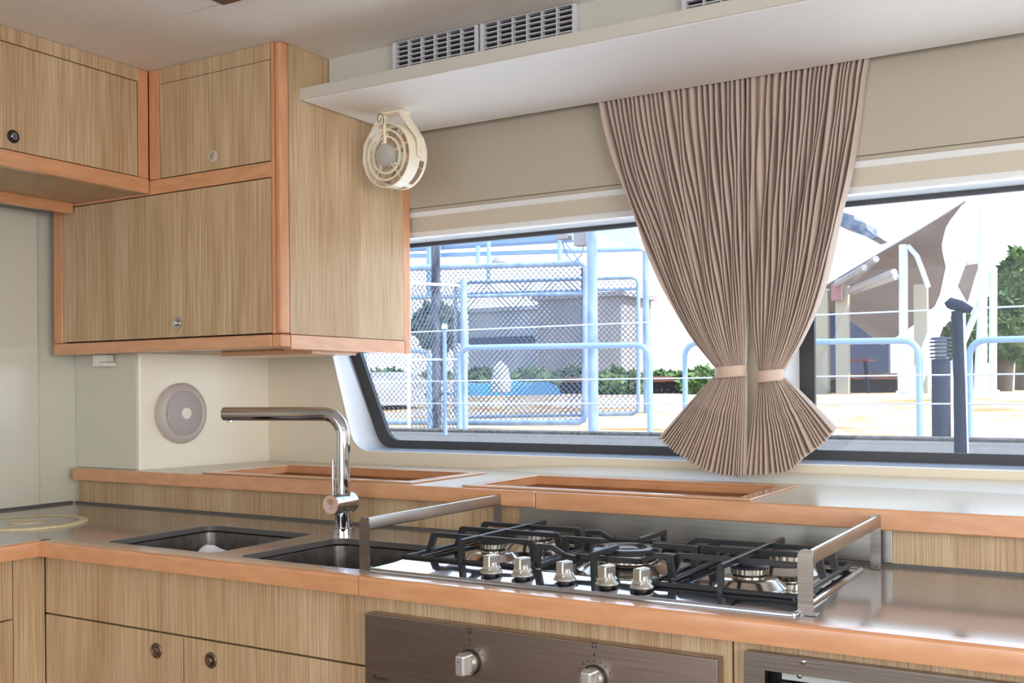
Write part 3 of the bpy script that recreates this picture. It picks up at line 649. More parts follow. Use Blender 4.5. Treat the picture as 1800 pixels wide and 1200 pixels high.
# centre grate
mb = MB(); cx0, cx1 = -.978, -.700
for y, rev in ((1.717, 0), (1.93, 1)):
    zt_, zl = GT, GT-.013
    P_ = [(cx0+.006, y, zt_), (cx0+.035, y, zt_), (cx0+.062, y, zl), (cx1-.062, y, zl), (cx1-.035, y, zt_), (cx1-.006, y, zt_)]
    for a_, c_ in zip(P_, P_[1:]): bar(mb, a_, c_)
    leg(mb, P_[0], (cx0+.002, y, BZ)); leg(mb, P_[-1], (cx1-.002, y, BZ))
for x0_, x1_ in ((cx0+.004, cx0+.088), (cx1-.088, cx1-.004)):
    bar(mb, (x0_, 1.83, GT), (x1_, 1.83, GT)); e_ = x0_ if x0_ < -.85 else x1_
    leg(mb, (e_, 1.83, GT), (e_, 1.83, BZ)); leg(mb, (e_+(.028 if e_ < -.85 else -.028), 1.83, GT-.004), (e_+(.028 if e_ < -.85 else -.028), 1.83, GT-.022))
bar(mb, (-.838, 1.675, GT), (-.835, 1.775, GT)); leg(mb, (-.838, 1.679, GT), (-.838, 1.683, HT+.001), axis='y')
bar(mb, (-.835, 1.875, GT), (-.838, 2.01, GT)); leg(mb, (-.838, 2.006, GT), (-.838, 2.004, BZ-.004), axis='y')
bar(mb, (cx0+.06, 1.717, GT-.013), (-.885, 1.70, GT-.014)); 
base_rod(mb, [(cx0, 1.70, BZ), (cx0, 2.015, BZ)]); base_rod(mb, [(cx1, 1.70, BZ), (cx1, 2.015, BZ)])
base_rod(mb, [(cx0, 2.01, BZ), (cx1, 2.01, BZ)])
mb.build('grate', M['iron'], hob, bevel=.001, label='centre black iron grate with dipped bars')
# hob knobs
kn0 = None
for k, x in enumerate((-1.022, -.956, -.869, -.786, -.721)):
    p = Vector((x, 1.628, HT+.0018))
    mb = MB(); mb.lathe([(.0135, 0), (.0135, .005)], p, (0, 0, 1), 24)
    kb = mb.build('knob_base', M['black'], hob, smooth=True)
    mb = MB(); mb.lathe([(.0198, .0042), (.0208, .0055), (.0204, .007), (.0175, .0095), (.0140, .0135), (.0118, .019), (.0100, .024), (0, .025)], p, (0, 0, 1), 32)
    kk = mb.build('knob', M['knob'], hob, smooth=True)
    mb = MB()
    mt = Matrix.Translation(p) @ Matrix.Rotation(R(-14), 4, 'Z')
    r1 = [mt @ Vector((sx*.0115, sy*.0170, .011)) for sx, sy in ((-1, -1), (1, -1), (1, 1), (-1, 1))]
    r2 = [mt @ Vector((sx*.0080, sy*.0142, .0375)) for sx, sy in ((-1, -1), (1, -1), (1, 1), (-1, 1))]
    rm = [mt @ Vector((sx*.0082, sy*.0148, .0175)) for sx, sy in ((-1, -1), (1, -1), (1, 1), (-1, 1))]
    mb.loft([r1, rm, r2]).build('knob_grip', M['knob'], kk, bevel=.002)
# steel splash plate
sp2 = bx(-1.238, -.405, 2.1015, 2.1065, CT+.0065, .9745).build('splash_plate', M['splash'], bevel=.001)
tag(sp2, 'low brushed steel splash plate standing behind the hob', 'splashback')
# fiddle rails
def rail(x, label):
    r_ = thing('guard_rail', (x, 1.83, CT), label, 'rail', 'steel guard rails beside the hob')
    w_ = .012; y0, y1 = 1.588, 2.078; zt_ = 1.002
    out = [(x-w_, CT+.0012), (x+w_, CT+.0012)] + arc((x, zt_-w_), w_, 0, pi, 12)
    MB().plate(out, [], XZ, y0, y0+.0022).build('front_leg', M['steel_v'], r_)
    out2 = [(x+w_-.0195, CT+.0012), (x+w_, CT+.0012)] + arc((x, zt_-w_), w_, 0, pi*.7, 8)
    MB().plate(out2, [], XZ, y1-.0022, y1).build('rear_leg', M['steel_v'], r_)
    pr = [(x+w_*.62, zt_-.0002), (x+w_*.92, zt_-.0012), (x+w_, zt_-.0038), (x+w_, zt_-.0225)]
    pr2 = pr + [(u-.002, v-.0016) for u, v in reversed(pr)]
    MB().loft([[(u, y0+.0015, v) for u, v in pr2], [(u, y1-.0015, v) for u, v in pr2]]).build('strap', M['steel'], r_, smooth=True)
    for yy in (y0+.012, y1-.014):
        MB().box(x-.004, x+.016, yy-.012, yy+.012, CT+.0003, CT+.0022).build('foot', M['steel'], r_, bevel=.001)
        MB().lathe([(0, .0045), (.002, .0042), (.004, .0022)], (x+.006, yy, CT), (0, 0, 1), 12).build('screw', M['chrome'], r_, smooth=True)
rail(-1.289, 'bent steel guard rail on the left side of the hob, next to the sink')
rail(-.433, 'bent steel guard rail on the right side of the hob')

# ================================================================== SPEAKER, SWITCH
sx_ = -2.5640; c = atX(319, 726, sx_); c.x = sx_
spk = thing('wall_speaker', c, 'round beige wall speaker with grille and white centre cap, below the cabinet', 'speaker')
MB().lathe([(0, -.013), (.094, -.013), (.095, .006), (.088, .016), (.078, .020), (.074, .0175), (.0715, .016), (0, .016)], c, (1, 0, 0), 64).build('rim', M['speaker'], spk, smooth=True)
mesh = mat('speaker_mesh', (182, 174, 172), .5)
n = mesh.node_tree; bb_ = n.nodes['Principled BSDF']; t_ = n.nodes.new('ShaderNodeTexCoord'); vo = n.nodes.new('ShaderNodeTexVoronoi'); vo.inputs['Scale'].default_value = 210; vo.inputs['Randomness'].default_value = 0
cr_ = n.nodes.new('ShaderNodeValToRGB'); cr_.color_ramp.elements[0].position = .28; cr_.color_ramp.elements[1].position = .42
cr_.color_ramp.elements[0].color = lin((112, 104, 108)); cr_.color_ramp.elements[1].color = lin((208, 200, 198))
mp_ = n.nodes.new('ShaderNodeMapping'); mp_.inputs['Scale'].default_value = (0, 1, 1)
n.links.new(t_.outputs['Object'], mp_.inputs[0]); n.links.new(mp_.outputs[0], vo.inputs['Vector']); n.links.new(vo.outputs['Distance'], cr_.inputs[0]); n.links.new(cr_.outputs[0], bb_.inputs['Base Color'])
MB().lathe([(.071, .0165), (.068, .0185), (.03, .0205), (0, .021)], c, (1, 0, 0), 48).build('grille', mesh, spk, smooth=True)
MB().lathe([(.0185, .0205), (.0185, .0245), (.017, .026), (0, .0265)], c, (1, 0, 0), 32).build('centre_cap', M['white'], spk, smooth=True)
p = atY(185, 632, 2.10)
sw = thing('switch_box', (p.x, 2.10, p.z), 'small white plastic switch box fixed under the wall cabinet', 'switch')
z_ = 1.3625
bx(p.x-.028, p.x-.002, 2.075, 2.115, z_-.036, z_-.0003).build('body', M['white'], sw, bevel=.002)
bx(p.x-.0015, p.x+.025, 2.078, 2.112, z_-.022, z_-.0003).build('body', M['white'], sw, bevel=.002)
bx(p.x-.0015, p.x+.032, 2.072, 2.116, z_-.036, z_-.0235).build('rocker', M['white'], sw, bevel=.002)

# ================================================================== FAN
fc = Vector(atY(688, 274, 2.30)); fr = .088
fan = thing('cabin_fan', (fc.x, fc.y, pz0), 'small ivory plastic cabin fan hanging under the pelmet', 'fan')
A = Vector((-.10, -1, -.06)).normalized()   # faces the galley
ux = A.cross(Vector((0, 0, 1))).normalized(); uz = ux.cross(A).normalized()
def fp(a_, r_, h): return fc + ux*(r_*cos(a_)) + uz*(r_*sin(a_)) + A*h
def torus(name, R_, r_, h, m_, par, n=56, k=8, arc_=(0, 2*pi)):
    mb = MB(); rings = [[fp(arc_[0]+(arc_[1]-arc_[0])*i/n, R_+r_*cos(2*pi*j/k), h+r_*1.3*sin(2*pi*j/k)) for j in range(k)] for i in range(n+1)]
    return mb.loft(rings, True, False).build(name, m_, par, smooth=True)
def band(name, R_, h0, h1, th, m_, par, n=56, a0=0, a1=2*pi):
    rings = [[fp(a0+(a1-a0)*i/n, R_, h0), fp(a0+(a1-a0)*i/n, R_, h1), fp(a0+(a1-a0)*i/n, R_-th, h1), fp(a0+(a1-a0)*i/n, R_-th, h0)] for i in range(n+1)]
    return MB().loft(rings, True, False if a1-a0 > 6 else True).build(name, m_, par, smooth=True)
cage = band('front_band', fr, -.020, .022, .003, M['fanwhite'], fan)
band('rear_band', fr+.001, -.048, -.040, .003, M['fanwhite'], fan)
for k in range(6): band('band_strut', fr+.0005, -.040, -.0205, .003, M['fanwhite'], fan, 3, 2*pi*k/6+.1, 2*pi*k/6+.26)
for rr_ in (.070, .052): band('guard_ring', rr_, .016, .022, .005, M['fanwhite'], fan)
for k in range(5):
    a_ = pi/2+2*pi*k/5
    MB().tube([fp(a_, .024, .020), fp(a_, fr-.001, .019)], .0016, 6).build('guard_spoke', M['fanwhite'], fan, smooth=True)
MB().tube([fp(pi/2, .02, .022), fp(pi/2, .055, .023), fp(pi/2, fr-.002, .021)], .0045, 8).build('wire_channel', M['fanwhite'], fan, smooth=True)
MB().lathe([(0, .034), (.024, .034), (.0295, .031), (.031, .024), (.031, .012), (.02, .006), (0, .006)], fc, A, 40).build('hub_cover', M['grey_plastic'], fan, smooth=True, label='light grey round hub cover')
MB().lathe([(0, .0), (.020, 0), (.022, -.02), (.020, -.044), (0, -.046)], fc, A, 32).build('motor', M['fanwhite'], fan, smooth=True)
bl = MB().lathe([(0, .004), (.015, .004), (.016, -.008), (0, -.010)], fc, A, 24).build('blade_hub', M['fanclear'], fan, smooth=True)
for k in range(5):
    mb = MB(); a0 = 2*pi*k/5; rows = []
    for i in range(7):
        t = i/6; rr_ = .014+t*.064; wd = .35+.30*sin(pi*min(1, t*1.1)*.7); tw = .010*(1-t*.4)
        rows.append([fp(a0+wd*(s_-.5)+t*.35, rr_, -.012+tw*(s_-.5)*2) for s_ in (0, .33, .66, 1)])
    mb.loft(rows, False, False); o = mb.build('fan_blade', M['fanclear'], bl, smooth='all'); sd = o.modifiers.new('s', 'SOLIDIFY'); sd.thickness = .0012
for k in range(3):
    a_ = R(90)+2*pi*k/3; MB().tube([fp(a_, .018, -.044), fp(a_, fr, -.044)], .0022, 6).build('rear_spoke', M['fanwhite'], fan, smooth=True)
# mounting bracket
bz = pz0-.0006
mb = MB(); mb.box(fc.x-.038, fc.x+.038, fc.y-.004, fc.y+.042, bz-.007, bz); mb.build('mount_plate', M['fanwhite'], fan, bevel=.002)
for s_ in (-1, 1):
    yc = fc.y+.010
    prof_ = [(.026, bz-.007), (.040, bz-.007), (.094, fc.z+.040), (.097, fc.z-.014), (.0915, fc.z-.014), (.089, fc.z+.036)]
    mb = MB(); prof_ = [(u*s_+fc.x, v) for u, v in prof_]
    mb.loft([[(u, yc-.016, v) for u, v in prof_], [(u, yc+.016, v) for u, v in prof_]]).build('bracket_arm', M['fanwhite'], fan, bevel=.0015)
    MB().lathe([(0, .006), (.0065, .006), (.008, 0)], (fc.x+s_*.0965, yc, fc.z), (s_, 0, 0), 20).build('pivot_screw', M['fanwhite'], fan, smooth=True)
cpts = [fp(R(91), fr-.004, .026)]+[fp(R(90), fr+.012, .026)+ux*(.010-.011*cos(t))+uz*(.013*sin(t)) for t in [k*pi/8 for k in range(9)]]
cpts += [fp(R(90), fr+.012, .026)+ux*(.0145+.0065*cos(t))+uz*(-.001-.0065*sin(t)) for t in [k*pi/6 for k in range(8)]]
MB().tube(cpts, .0011, 6).build('cable', M['black'], fan, smooth=True, label='thin black cable loop')

# ================================================================== CURTAINS
def interp(tab, y):
    if y <= tab[0][1]: return tab[0][0]
    for (x0, y0), (x1, y1) in zip(tab, tab[1:]):
        if y <= y1: t = (y-y0)/(y1-y0); return x0+(x1-x0)*t
    return tab[-1][0]
def smooth_interp(tab, y):
    s_ = 0
    for k in (-2, -1, 0, 1, 2): s_ += interp(tab, y+k*9)
    return s_/5
YC = 2.553
def curtain(label, left, right, topL, topR, tieL, tieR, hem, npl, seed, lean):
    """pleated drape. left/right: boundary polylines (x,y px on the curtain plane) down to the tie; hem: arc of the skirt"""
    rnd = random.Random(seed)
    nu = npl*16; jit = [rnd.uniform(-.42, .42) for _ in range(npl+2)]; depth = [rnd.uniform(.55, 1.25) for _ in range(npl+2)]
    ph2 = [rnd.uniform(0, 6.28) for _ in range(8)]
    wds = [rnd.choice((.6, .8, 1, 1, 1.2, 1.7)) for _ in range(npl)]; tot = sum(wds); cum = [0]
    for w__ in wds: cum.append(cum[-1]+w__/tot)
    cum[-1] = 1.0001
    mb = MB(); rows = []; NT, NB = 90, 46
    def pleat(u, warp, sharp):
        u = min(.99999, max(0, u)); i = bisect.bisect_right(cum, u)-1; f_ = (u-cum[i])/(cum[i+1]-cum[i])
        h = abs(sin(pi*f_))**(.75+sharp*.5)
        d_ = depth[min(i, npl)]
        return (.62-h)*d_
    def pos(u, v, A_, top, Lx, Rx, yy, wv):
        return None
    tops = []
    for r_ in range(NT+1):
        v = r_/NT; row = []
        for c_ in range(nu+1):
            u = c_/nu
            uw = u + .010*sin(2*pi*(u*2.1+v*.7)+ph2[0])*(1-v)*sin(pi*u) + .006*sin(2*pi*(u*5+v*1.3)+ph2[1])*sin(pi*u)*sin(pi*v)
            # top line slopes with the pelmet, tie line nearly level
            ytop = topL[1]+(topR[1]-topL[1])*u - 8; ytie = tieL[1]+(tieR[1]-tieL[1])*u
            # boundaries evaluated at their own heights
            yl = topL[1]+(tieL[1]-topL[1])*v; yr = topR[1]+(tieR[1]-topR[1])*v
            X0 = smooth_interp(left, yl) if v < .97 else interp(left, yl); X1 = smooth_interp(right, yr) if v < .97 else interp(right, yr)
            x = X0+(X1-X0)*uw; y = ytop+(ytie-ytop)*v
            y += 10*sin(pi*u)*v*v*.0
            wd = (X1-X0)/1000.
            amp = .017*(1-v)+.021*sin(pi*v)*.9+.0095*v
            p0 = atY(x, y, YC)
            bulge = -.020*sin(pi*u)*(v**3)
            off = pleat(u, 0, .25)*amp*1.5 + .006*sin(2*pi*(u*3+v*1.7)+ph2[2])*sin(pi*v) + bulge
            sway = .0028*sin(2*pi*(u*npl/3+v*2.2)+ph2[3])*sin(pi*min(1, v*1.1))
            row.append((p0.x+sway, min(p0.y+off-.001, WY-.003 if p0.z > zs2 else 2.60), p0.z))
        rows.append(row)
    # skirt: fan from the tie down to the hem
    for r_ in range(1, NB+1):
        v = r_/NB; row = []
        for c_ in range(nu+1):
            u = c_/nu
            k = u*(len(hem)-1); i = min(int(k), len(hem)-2); f_ = k-i
            hx = hem[i][0]+(hem[i+1][0]-hem[i][0])*f_; hy = hem[i][1]+(hem[i+1][1]-hem[i][1])*f_
            tx = tieL[0]+(tieR[0]-tieL[0])*u; ty = tieL[1]+(tieR[1]-tieL[1])*u
            vv = v**.92
            x = tx+(hx-tx)*vv; y = ty+(hy-ty)*v
            amp = .0095+.013*v; p0 = atY(x, y, YC)
            step = -.007*max(0, 1-abs(v-.42)/.10)*sin(pi*u)
            off = pleat(u, 0, .6)*amp*1.55 - .020*sin(pi*u)*(1-v) - lean*v + step
            tooth = pleat(u, 0, .6)*.006*v
            row.append((p0.x, p0.y+off, p0.z+tooth))
        rows.append(row)
    mb.loft(rows, False, False)
    o = mb.build('drape', M['fabric'], None, smooth='all')
    sd = o.modifiers.new('s', 'SOLIDIFY'); sd.thickness = .0012; sd.offset = 0
    root = thing('curtain', tuple(atY((topL[0]+topR[0])/2, topL[1], YC)), label, 'curtain', 'taupe curtains between the windows')
    o.parent = root; o.matrix_parent_inverse = Matrix.Translation(-root.location)
    # tieback band
    tp = (tieL[0]+tieR[0])/2; ty = (tieL[1]+tieR[1])/2
    cL = atY(tieL[0]-1.5, ty, YC); cR = atY(tieR[0]+1.5, ty, YC); cc = (cL+cR)/2; hw = (cR-cL).length/2+.001
    mb = MB(); N = 40; ring = []
    for zoff, sc in ((.0145, 1.0), (.012, 1.03), (-.012, 1.03), (-.0145, 1.0)):
        ring.append([(cc.x+hw*sc*cos(2*pi*k/N), cc.y-.012+.027*sc*sin(2*pi*k/N), cc.z+zoff+.003*cos(2*pi*k/N)) for k in range(N)])
    t_ = mb.loft(ring, True, False).build('tieback', M['tie'], None, smooth=True, label='narrow satin tieback band')
    sd = t_.modifiers.new('s', 'SOLIDIFY'); sd.thickness = .0015
    t_.parent = root; t_.matrix_parent_inverse = Matrix.Translation(-root.location)
    # gathered heading tape
    return root
Lc_left = [(1046, 176), (1058, 235), (1077, 300), (1097, 350), (1120, 400), (1142, 455), (1167, 515), (1194, 565), (1222, 606), (1248, 634), (1264, 654)]
Lc_right = [(1308, 130), (1310, 300), (1311, 420), (1313, 520), (1312, 590), (1311, 630), (1311, 654)]
Rc_left = [(1311, 130), (1313, 300), (1315, 420), (1318, 520), (1322, 580), (1328, 620), (1334, 654)]
Rc_right = [(1532, 88), (1522, 130), (1514, 200), (1502, 270), (1488, 340), (1471, 420), (1452, 490), (1428, 560), (1402, 615), (1384, 640), (1375, 658)]
hemL = [(1172, 764), (1186, 778), (1203, 791), (1222, 805), (1242, 817), (1262, 826), (1284, 831), (1306, 833), (1322, 833)]
hemR = [(1318, 833), (1336, 833), (1356, 831), (1380, 829), (1402, 822), (1416, 806), (1438, 790), (1458, 774), (1475, 754)]
curtain('left taupe pleated curtain gathered by a tieback, next to the fan side window', Lc_left, Lc_right, (1046, 182), (1308, 135), (1263, 655), (1312, 652), hemL, 27, 3, .055)
curtain('right taupe pleated curtain gathered by a tieback, nearer the right window', Rc_left, Rc_right, (1311, 135), (1532, 96), (1334, 661), (1376, 661), hemR, 22, 11, .035)
# ================================================================== OUTSIDE
GZ, DZ = .65, .98
dk = thing('boat_deck', (0, 4, DZ), 'grey side deck of the boat, shade painted in, just outside the windows', 'deck')
bx(-9, 4, 2.75, 4.18, DZ-.08, DZ).build('white_deck', M['hullwhite'], dk, label='unseen white gelcoat inner deck')  # hidden inner deck, made white to bounce sun up to the pelmet
bx(-9, 4, 4.182, 5.35, DZ-.08, DZ).build('deck_board', M['deck'], dk)
bx(-9, 4, 5.351, 5.42, DZ-.3, DZ+.02).build('toe_rail', M['deck'], dk, bevel=.01)
def gz(Y): t = min(1, max(0, (Y-14)/6)); return GZ+.43*t*t*(3-2*t)
gp = [(7, GZ)]+[(14+6*k/10, gz(14+6*k/10)) for k in range(11)]+[(70, gz(70)), (70, .3), (7, .3)]
MB().loft([[(-90, y, z) for y, z in gp], [(60, y, z) for y, z in gp]]).build('ground', M['dock'], kind='structure', smooth=True)
bx(-60, 60, -10, 120, -.8, -.6).build('water', mat('water', (120, 160, 190), .1), kind='structure')
def tubeobj(name, pts, r, m_, par=None, n=12): return MB().tube(pts, r, n).build(name, m_, par, smooth=True)
def footp(px, py): return atZ(px, py, GZ)
def top_over(base, px, py):
    d = ray(px, py); t = base.y/d.y; return Vector((base.x, base.y, EYE+d.z*t))
# lifeline
ll = thing('lifeline', (0, 5, DZ), 'slim steel stanchion and three taut wires along the deck edge', 'railing')
st = atY(783, 775, 5.0); tp = atY(783, 577, 5.0)
tubeobj('stanchion', [(st.x, 5.0, DZ+.001), (st.x, 5.0, tp.z)], .0125, M['galv'], ll)
MB().lathe([(.018, 0), (.018, .02), (.010, .032), (0, .034)], (st.x, 5.0, tp.z-.004), (0, 0, 1), 16).build('stanchion_cap', M['chrome'], ll, smooth=True)
for (px, py) in ((1000, 572), (1000, 667), (1000, 709)):
    z = atY(px, py, 5.0).z; tubeobj('wire', [(-9, 5.0, z), (4, 5.0, z)], .0042, M['outwhite'], ll, 6)
# padded stanchion
b0 = atZ(1690, 803, DZ); t0 = top_over(b0, 1690, 546)
ps = thing('padded_stanchion', (b0.x, b0.y, DZ), 'dark covered stanchion with a bulging cap, in front of the bollard lamp', 'post')
tubeobj('cover', [(b0.x, b0.y, DZ+.001), (b0.x-.002, b0.y, (DZ+t0.z)/2), (b0.x-.01, b0.y, t0.z)], [.026, .024, .022], M['navy'], ps)
tubeobj('pole', [(b0.x+.021, b0.y-.008, DZ+.001), (b0.x+.014, b0.y-.008, t0.z-.01)], .0055, M['outwhite'], ps)
tubeobj('cap', [(b0.x-.05, b0.y, t0.z+.022), (b0.x-.035, b0.y, t0.z+.03), (b0.x, b0.y, t0.z+.018), (b0.x+.04, b0.y, t0.z)], [.012, .022, .022, .012], M['navy'], ps)
# bollard lamp
b0 = footp(1655, 786); t0 = top_over(b0, 1655, 592); h = t0.z-GZ; r_ = 16.5/FPX*(b0.dot(fw))
bo = thing('bollard_lamp', (b0.x, b0.y, GZ), 'slate blue bollard lamp with louvred head on the dock', 'lamp')
tubeobj('column', [(b0.x, b0.y, GZ), (b0.x, b0.y, GZ+h*.80)], r_*.95, M['bollard'], bo, 28)
for k in range(5):
    z = GZ+h*(.81+.034*k); MB().lathe([(r_*.7, 0), (r_*1.12, .0), (r_*1.08, h*.013), (r_*.7, h*.016)], (b0.x, b0.y, z), (0, 0, 1), 28).build('louvre', M['bollard'], bo, smooth=True)
tubeobj('lamp_core', [(b0.x, b0.y, GZ+h*.8), (b0.x, b0.y, GZ+h*.985)], r_*.6, M['outwhite'], bo, 20)
MB().lathe([(r_*.9, 0), (r_*1.1, .002), (r_*.9, h*.02), (0, h*.026)], (b0.x, b0.y, GZ+h*.975), (0, 0, 1), 28).build('lamp_top', M['bollard'], bo, smooth=True)
# pale blue hoop rails
def hoop(pa, pb, ytop_a, ytop_b, r_, label):
    a = footp(*pa); c = footp(*pb); ta = top_over(a, pa[0], ytop_a); tc_ = top_over(c, pb[0], ytop_b)
    hr_ = thing('hoop_rail', tuple(a), label, 'railing', 'pale blue hoop handrails on the dock')
    d_ = (tc_-ta).normalized(); R_ = .16; pts = [a]
    for k in range(7): t = pi/2*k/6; pts.append(ta-Vector((0, 0, R_))+Vector((0, 0, 1))*R_*sin(t)+d_*R_*(1-cos(t)))
    for k in range(7): t = pi/2*k/6; pts.append(tc_-d_*R_+d_*R_*sin(t)-Vector((0, 0, 1))*R_*(1-cos(t)))
    pts.append(c)
    tubeobj('hoop', pts, r_, M['bluerail'], hr_)
    for q_ in (a, c): MB().lathe([(r_*1.9, 0), (r_*1.9, .012), (r_, .014)], tuple(q_), (0, 0, 1), 16).build('foot_plate', M['bluerail'], hr_, smooth=True)
hoop((809, 764), (1143, 771), 611, 606, .036, 'pale blue hoop handrail in front of the chain-link gate')
hoop((1205, 770), (1617, 786), 604, 598, .032, 'pale blue hoop handrail passing behind the curtains')
hoop((1705, 786), (2050, 800), 598, 590, .032, 'pale blue hoop handrail at the far right behind the covered stanchion')
hoop((560, 757), (756, 757), 617, 616, .036, 'pale blue hoop handrail at left behind the narrow mesh gate')
# big posts
def post(px, yt, pf_, r_, m_, name, label, cat='post', flange=True):
    a = footp(px, pf_); t_ = top_over(a, px, yt)
    o = thing(name, tuple(a), label, cat); tubeobj('shaft', [a, t_], r_, m_, o, 20)
    if flange: MB().lathe([(r_*1.6, 0), (r_*1.6, .02), (r_*1.05, .025)], tuple(a), (0, 0, 1), 20).build('flange', m_, o, smooth=True)
    return a, t_, o
_, _, gpost = post(1043, 380, 764, .068, M['galv'], 'gate_post', 'thick galvanised post right of the chain-link gate, with cable boxes')
bxp = atY(1022, 415, 12.6)
for px, py, ww, hh in ((990, 412, .09, .14), (1023, 413, .11, .30)):
    p = atY(px, py, 12.9); o = tag(bx(p.x-ww, p.x+ww, 12.85, 13.0, p.z-hh/2, p.z+hh/2).build('cable_box', M['bbeige'], bevel=.01), 'beige cable box by the thick post top, %s one' % ('smaller left' if px < 1000 else 'taller right'), 'box')
o = MB(); pts_ = [atY(988, 424, 12.9), atY(996, 448, 12.9), atY(1008, 462, 12.9), atY(1022, 448, 12.9), atY(1026, 432, 12.9)]
tubeobj('cable', pts_, .012, M['galv'], gpost)
tubeobj('cable', [atY(992, 424, 12.9), atY(1004, 440, 12.9), atY(1020, 462, 12.9), atY(1040, 474, 12.95)], .010, M['galv'], gpost)
post(1137, 420, 742, .055, M['galv'], 'gate_post', 'blue-grey post near the left curtain edge')
post(1027, 470, 742, .035, M['darkpost'], 'hinge_post', 'thin dark rusty post beside the thick galvanised post')
post(768, 420, 755, .065, M['darkpost'], 'mesh_post', 'dark weathered post standing behind the narrow mesh gate')
post(817, 490, 763, .045, M['galv'], 'gate_post', 'slim blue post at the left edge of the wide gate')
# chain-link panels
def link_panel(A_, B_, C_, D_, n1, label, name, rails, fr_=.028, wr=.0045, mfr=None):
    """A top-left, B top-right, C bottom-right, D bottom-left (3-D)"""
    g = thing(name, tuple(D_), label, 'gate'); mfr = mfr or M['galv']
    R_ = .10
    def corner(p, q, s_):
        a = (p-q).normalized(); c_ = (s_-q).normalized(); return [q+a*R_, q+(a+c_)*R_*.3, q+c_*R_]
    pts = corner(D_, A_, B_)+corner(A_, B_, C_)+corner(B_, C_, D_)+corner(C_, D_, A_); pts.append(pts[0])
    tubeobj('gate_frame', pts, fr_, mfr, g, 10)
    for f_ in rails: tubeobj('gate_bar', [A_.lerp(D_, f_), B_.lerp(C_, f_)], fr_*.7, mfr, g, 8)
    mb = MB(); W_ = (B_-A_).length; H_ = (A_-D_).length; s_ = W_/n1; k = -int(H_/s_)-1
    def P(x, y): return A_ + (B_-A_)*(x/W_) + ((D_-A_)*(1-x/W_)+(C_-B_)*(x/W_))*(y/H_)
    while k*s_ < W_:
        x0 = k*s_
        for sg in (1, -1):
            # line x = x0 + t (t=0..H) or mirrored
            t0_ = max(0, -x0); t1_ = min(H_, W_-x0)
            if t1_-t0_ > .02:
                y0, y1 = (t0_, t1_) if sg == 1 else (H_-t0_, H_-t1_)
                mb.tube([P(x0+t0_, y0), P(x0+t1_, y1)], wr, 4, False)
        k += 1
    mb.build('chain_mesh', M['wire'], g, kind='stuff')
    return g
Yg = 13.2
link_panel(atY(640, 474, Yg), atY(1030, 462, Yg), atY(1028, 742, Yg), atY(640, 742, Yg), 44, 'wide grey chain-link gate between the slim post and the thick post', 'mesh_gate', (.19,), .045, .006)
link_panel(atY(719, 498, 10.6), atY(815, 502, 12.2), atY(815, 761, 12.2), atY(719, 766, 10.6), 15, 'narrow white framed chain-link gate swung open, behind the thin stanchion', 'mesh_gate', (.5,), .022, .0055, M['outwhite'])
Yh = 14.2
link_panel(atY(800, 497, Yh), atY(1122, 487, Yh), atY(1122, 727, Yh), atY(800, 733, Yh), 36, 'second chain-link panel further back, right of the thick post', 'mesh_gate', (.085,), .03, .005)
# overhead blue beams behind
def beam(p, q, r_, label, m_='bluerail', name='overhead_beam'):
    return tag(tubeobj(name, [p, q], r_, M[m_], None, 8), label, 'beam', 'blue gangway beams beyond the gate')
beam(atY(560, 440, 19), atY(1010, 412, 19), .16, 'broad pale blue overhead beam along the window top')
beam(atY(560, 455, 19), atY(1140, 437, 19), .05, 'thin pale blue beam just below the broad one')
beam(atY(560, 471, 18), atY(1000, 465, 18), .045, 'lower grey-blue beam above the wide gate')
beam(atY(859, 395, 18.5), atY(859, 500, 18.5), .045, 'upright blue strut left of the cable boxes')
beam(atY(762, 425, 18.6), atY(762, 520, 18.6), .16, 'thick upright pale blue strut above the mesh post')
beam(atY(840, 432, 18.7), atY(840, 470, 18.7), .05, 'short upright blue strut beside the tall one')
beam(atY(984, 410, 18.7), atY(984, 462, 18.7), .05, 'short upright blue strut under the smaller cable box')
o = MB(); q = atY(880, 462, 18); o.lathe([(0, .14), (.10, .13), (.17, .06), (.18, 0), (0, 0)], tuple(q), (0, 0, 1), 20)
tag(o.build('domed_lamp', M['bbeige'], None, smooth=True), 'small domed grey lamp on the lower beam', 'lamp')
pA, pB, pC, pD = atY(1050, 398, 15), atY(1110, 398, 15), atY(1132, 440, 15), atY(1050, 412, 15)
mb = MB(); mb.loft([[pA, pB, pC, pD], [v_+Vector((0, .3, 0)) for v_ in (pA, pB, pC, pD)]])
tag(mb.build('roof_gusset', mat('pale_roof_plate', (190, 204, 220), .6)), 'pale blue sloping roof plate right of the thick post', 'roof')
# buildings far
def block(px0, px1, py0, py1, Y, dep, m_, label, roofm=None, wins=()):
    a = atY(px0, py0, Y); c_ = atY(px1, py1, Y); g = thing('building', (a.x, Y, GZ), label, 'building')
    z0 = min(c_.z, GZ) if py1 > 640 else c_.z
    bx(a.x, c_.x, Y, Y+dep, z0, a.z).build('wall', m_, g)
    bx(a.x-.2, c_.x+.2, Y-.15, Y+dep+.1, a.z, a.z+.15).build('roof', roofm or m_, g)
    for wx0, wx1, wy0, wy1 in wins:
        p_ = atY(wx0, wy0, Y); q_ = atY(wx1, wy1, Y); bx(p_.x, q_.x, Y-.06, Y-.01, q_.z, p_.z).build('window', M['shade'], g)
block(823, 985, 550, 662, 34, 4, M['bgrey'], 'long low light grey building seen through the gate mesh', None, ((826, 940, 594, 602),))
block(946, 1092, 528, 664, 31, 2.5, M['bbeige'], 'taller beige-grey building behind the thick post')
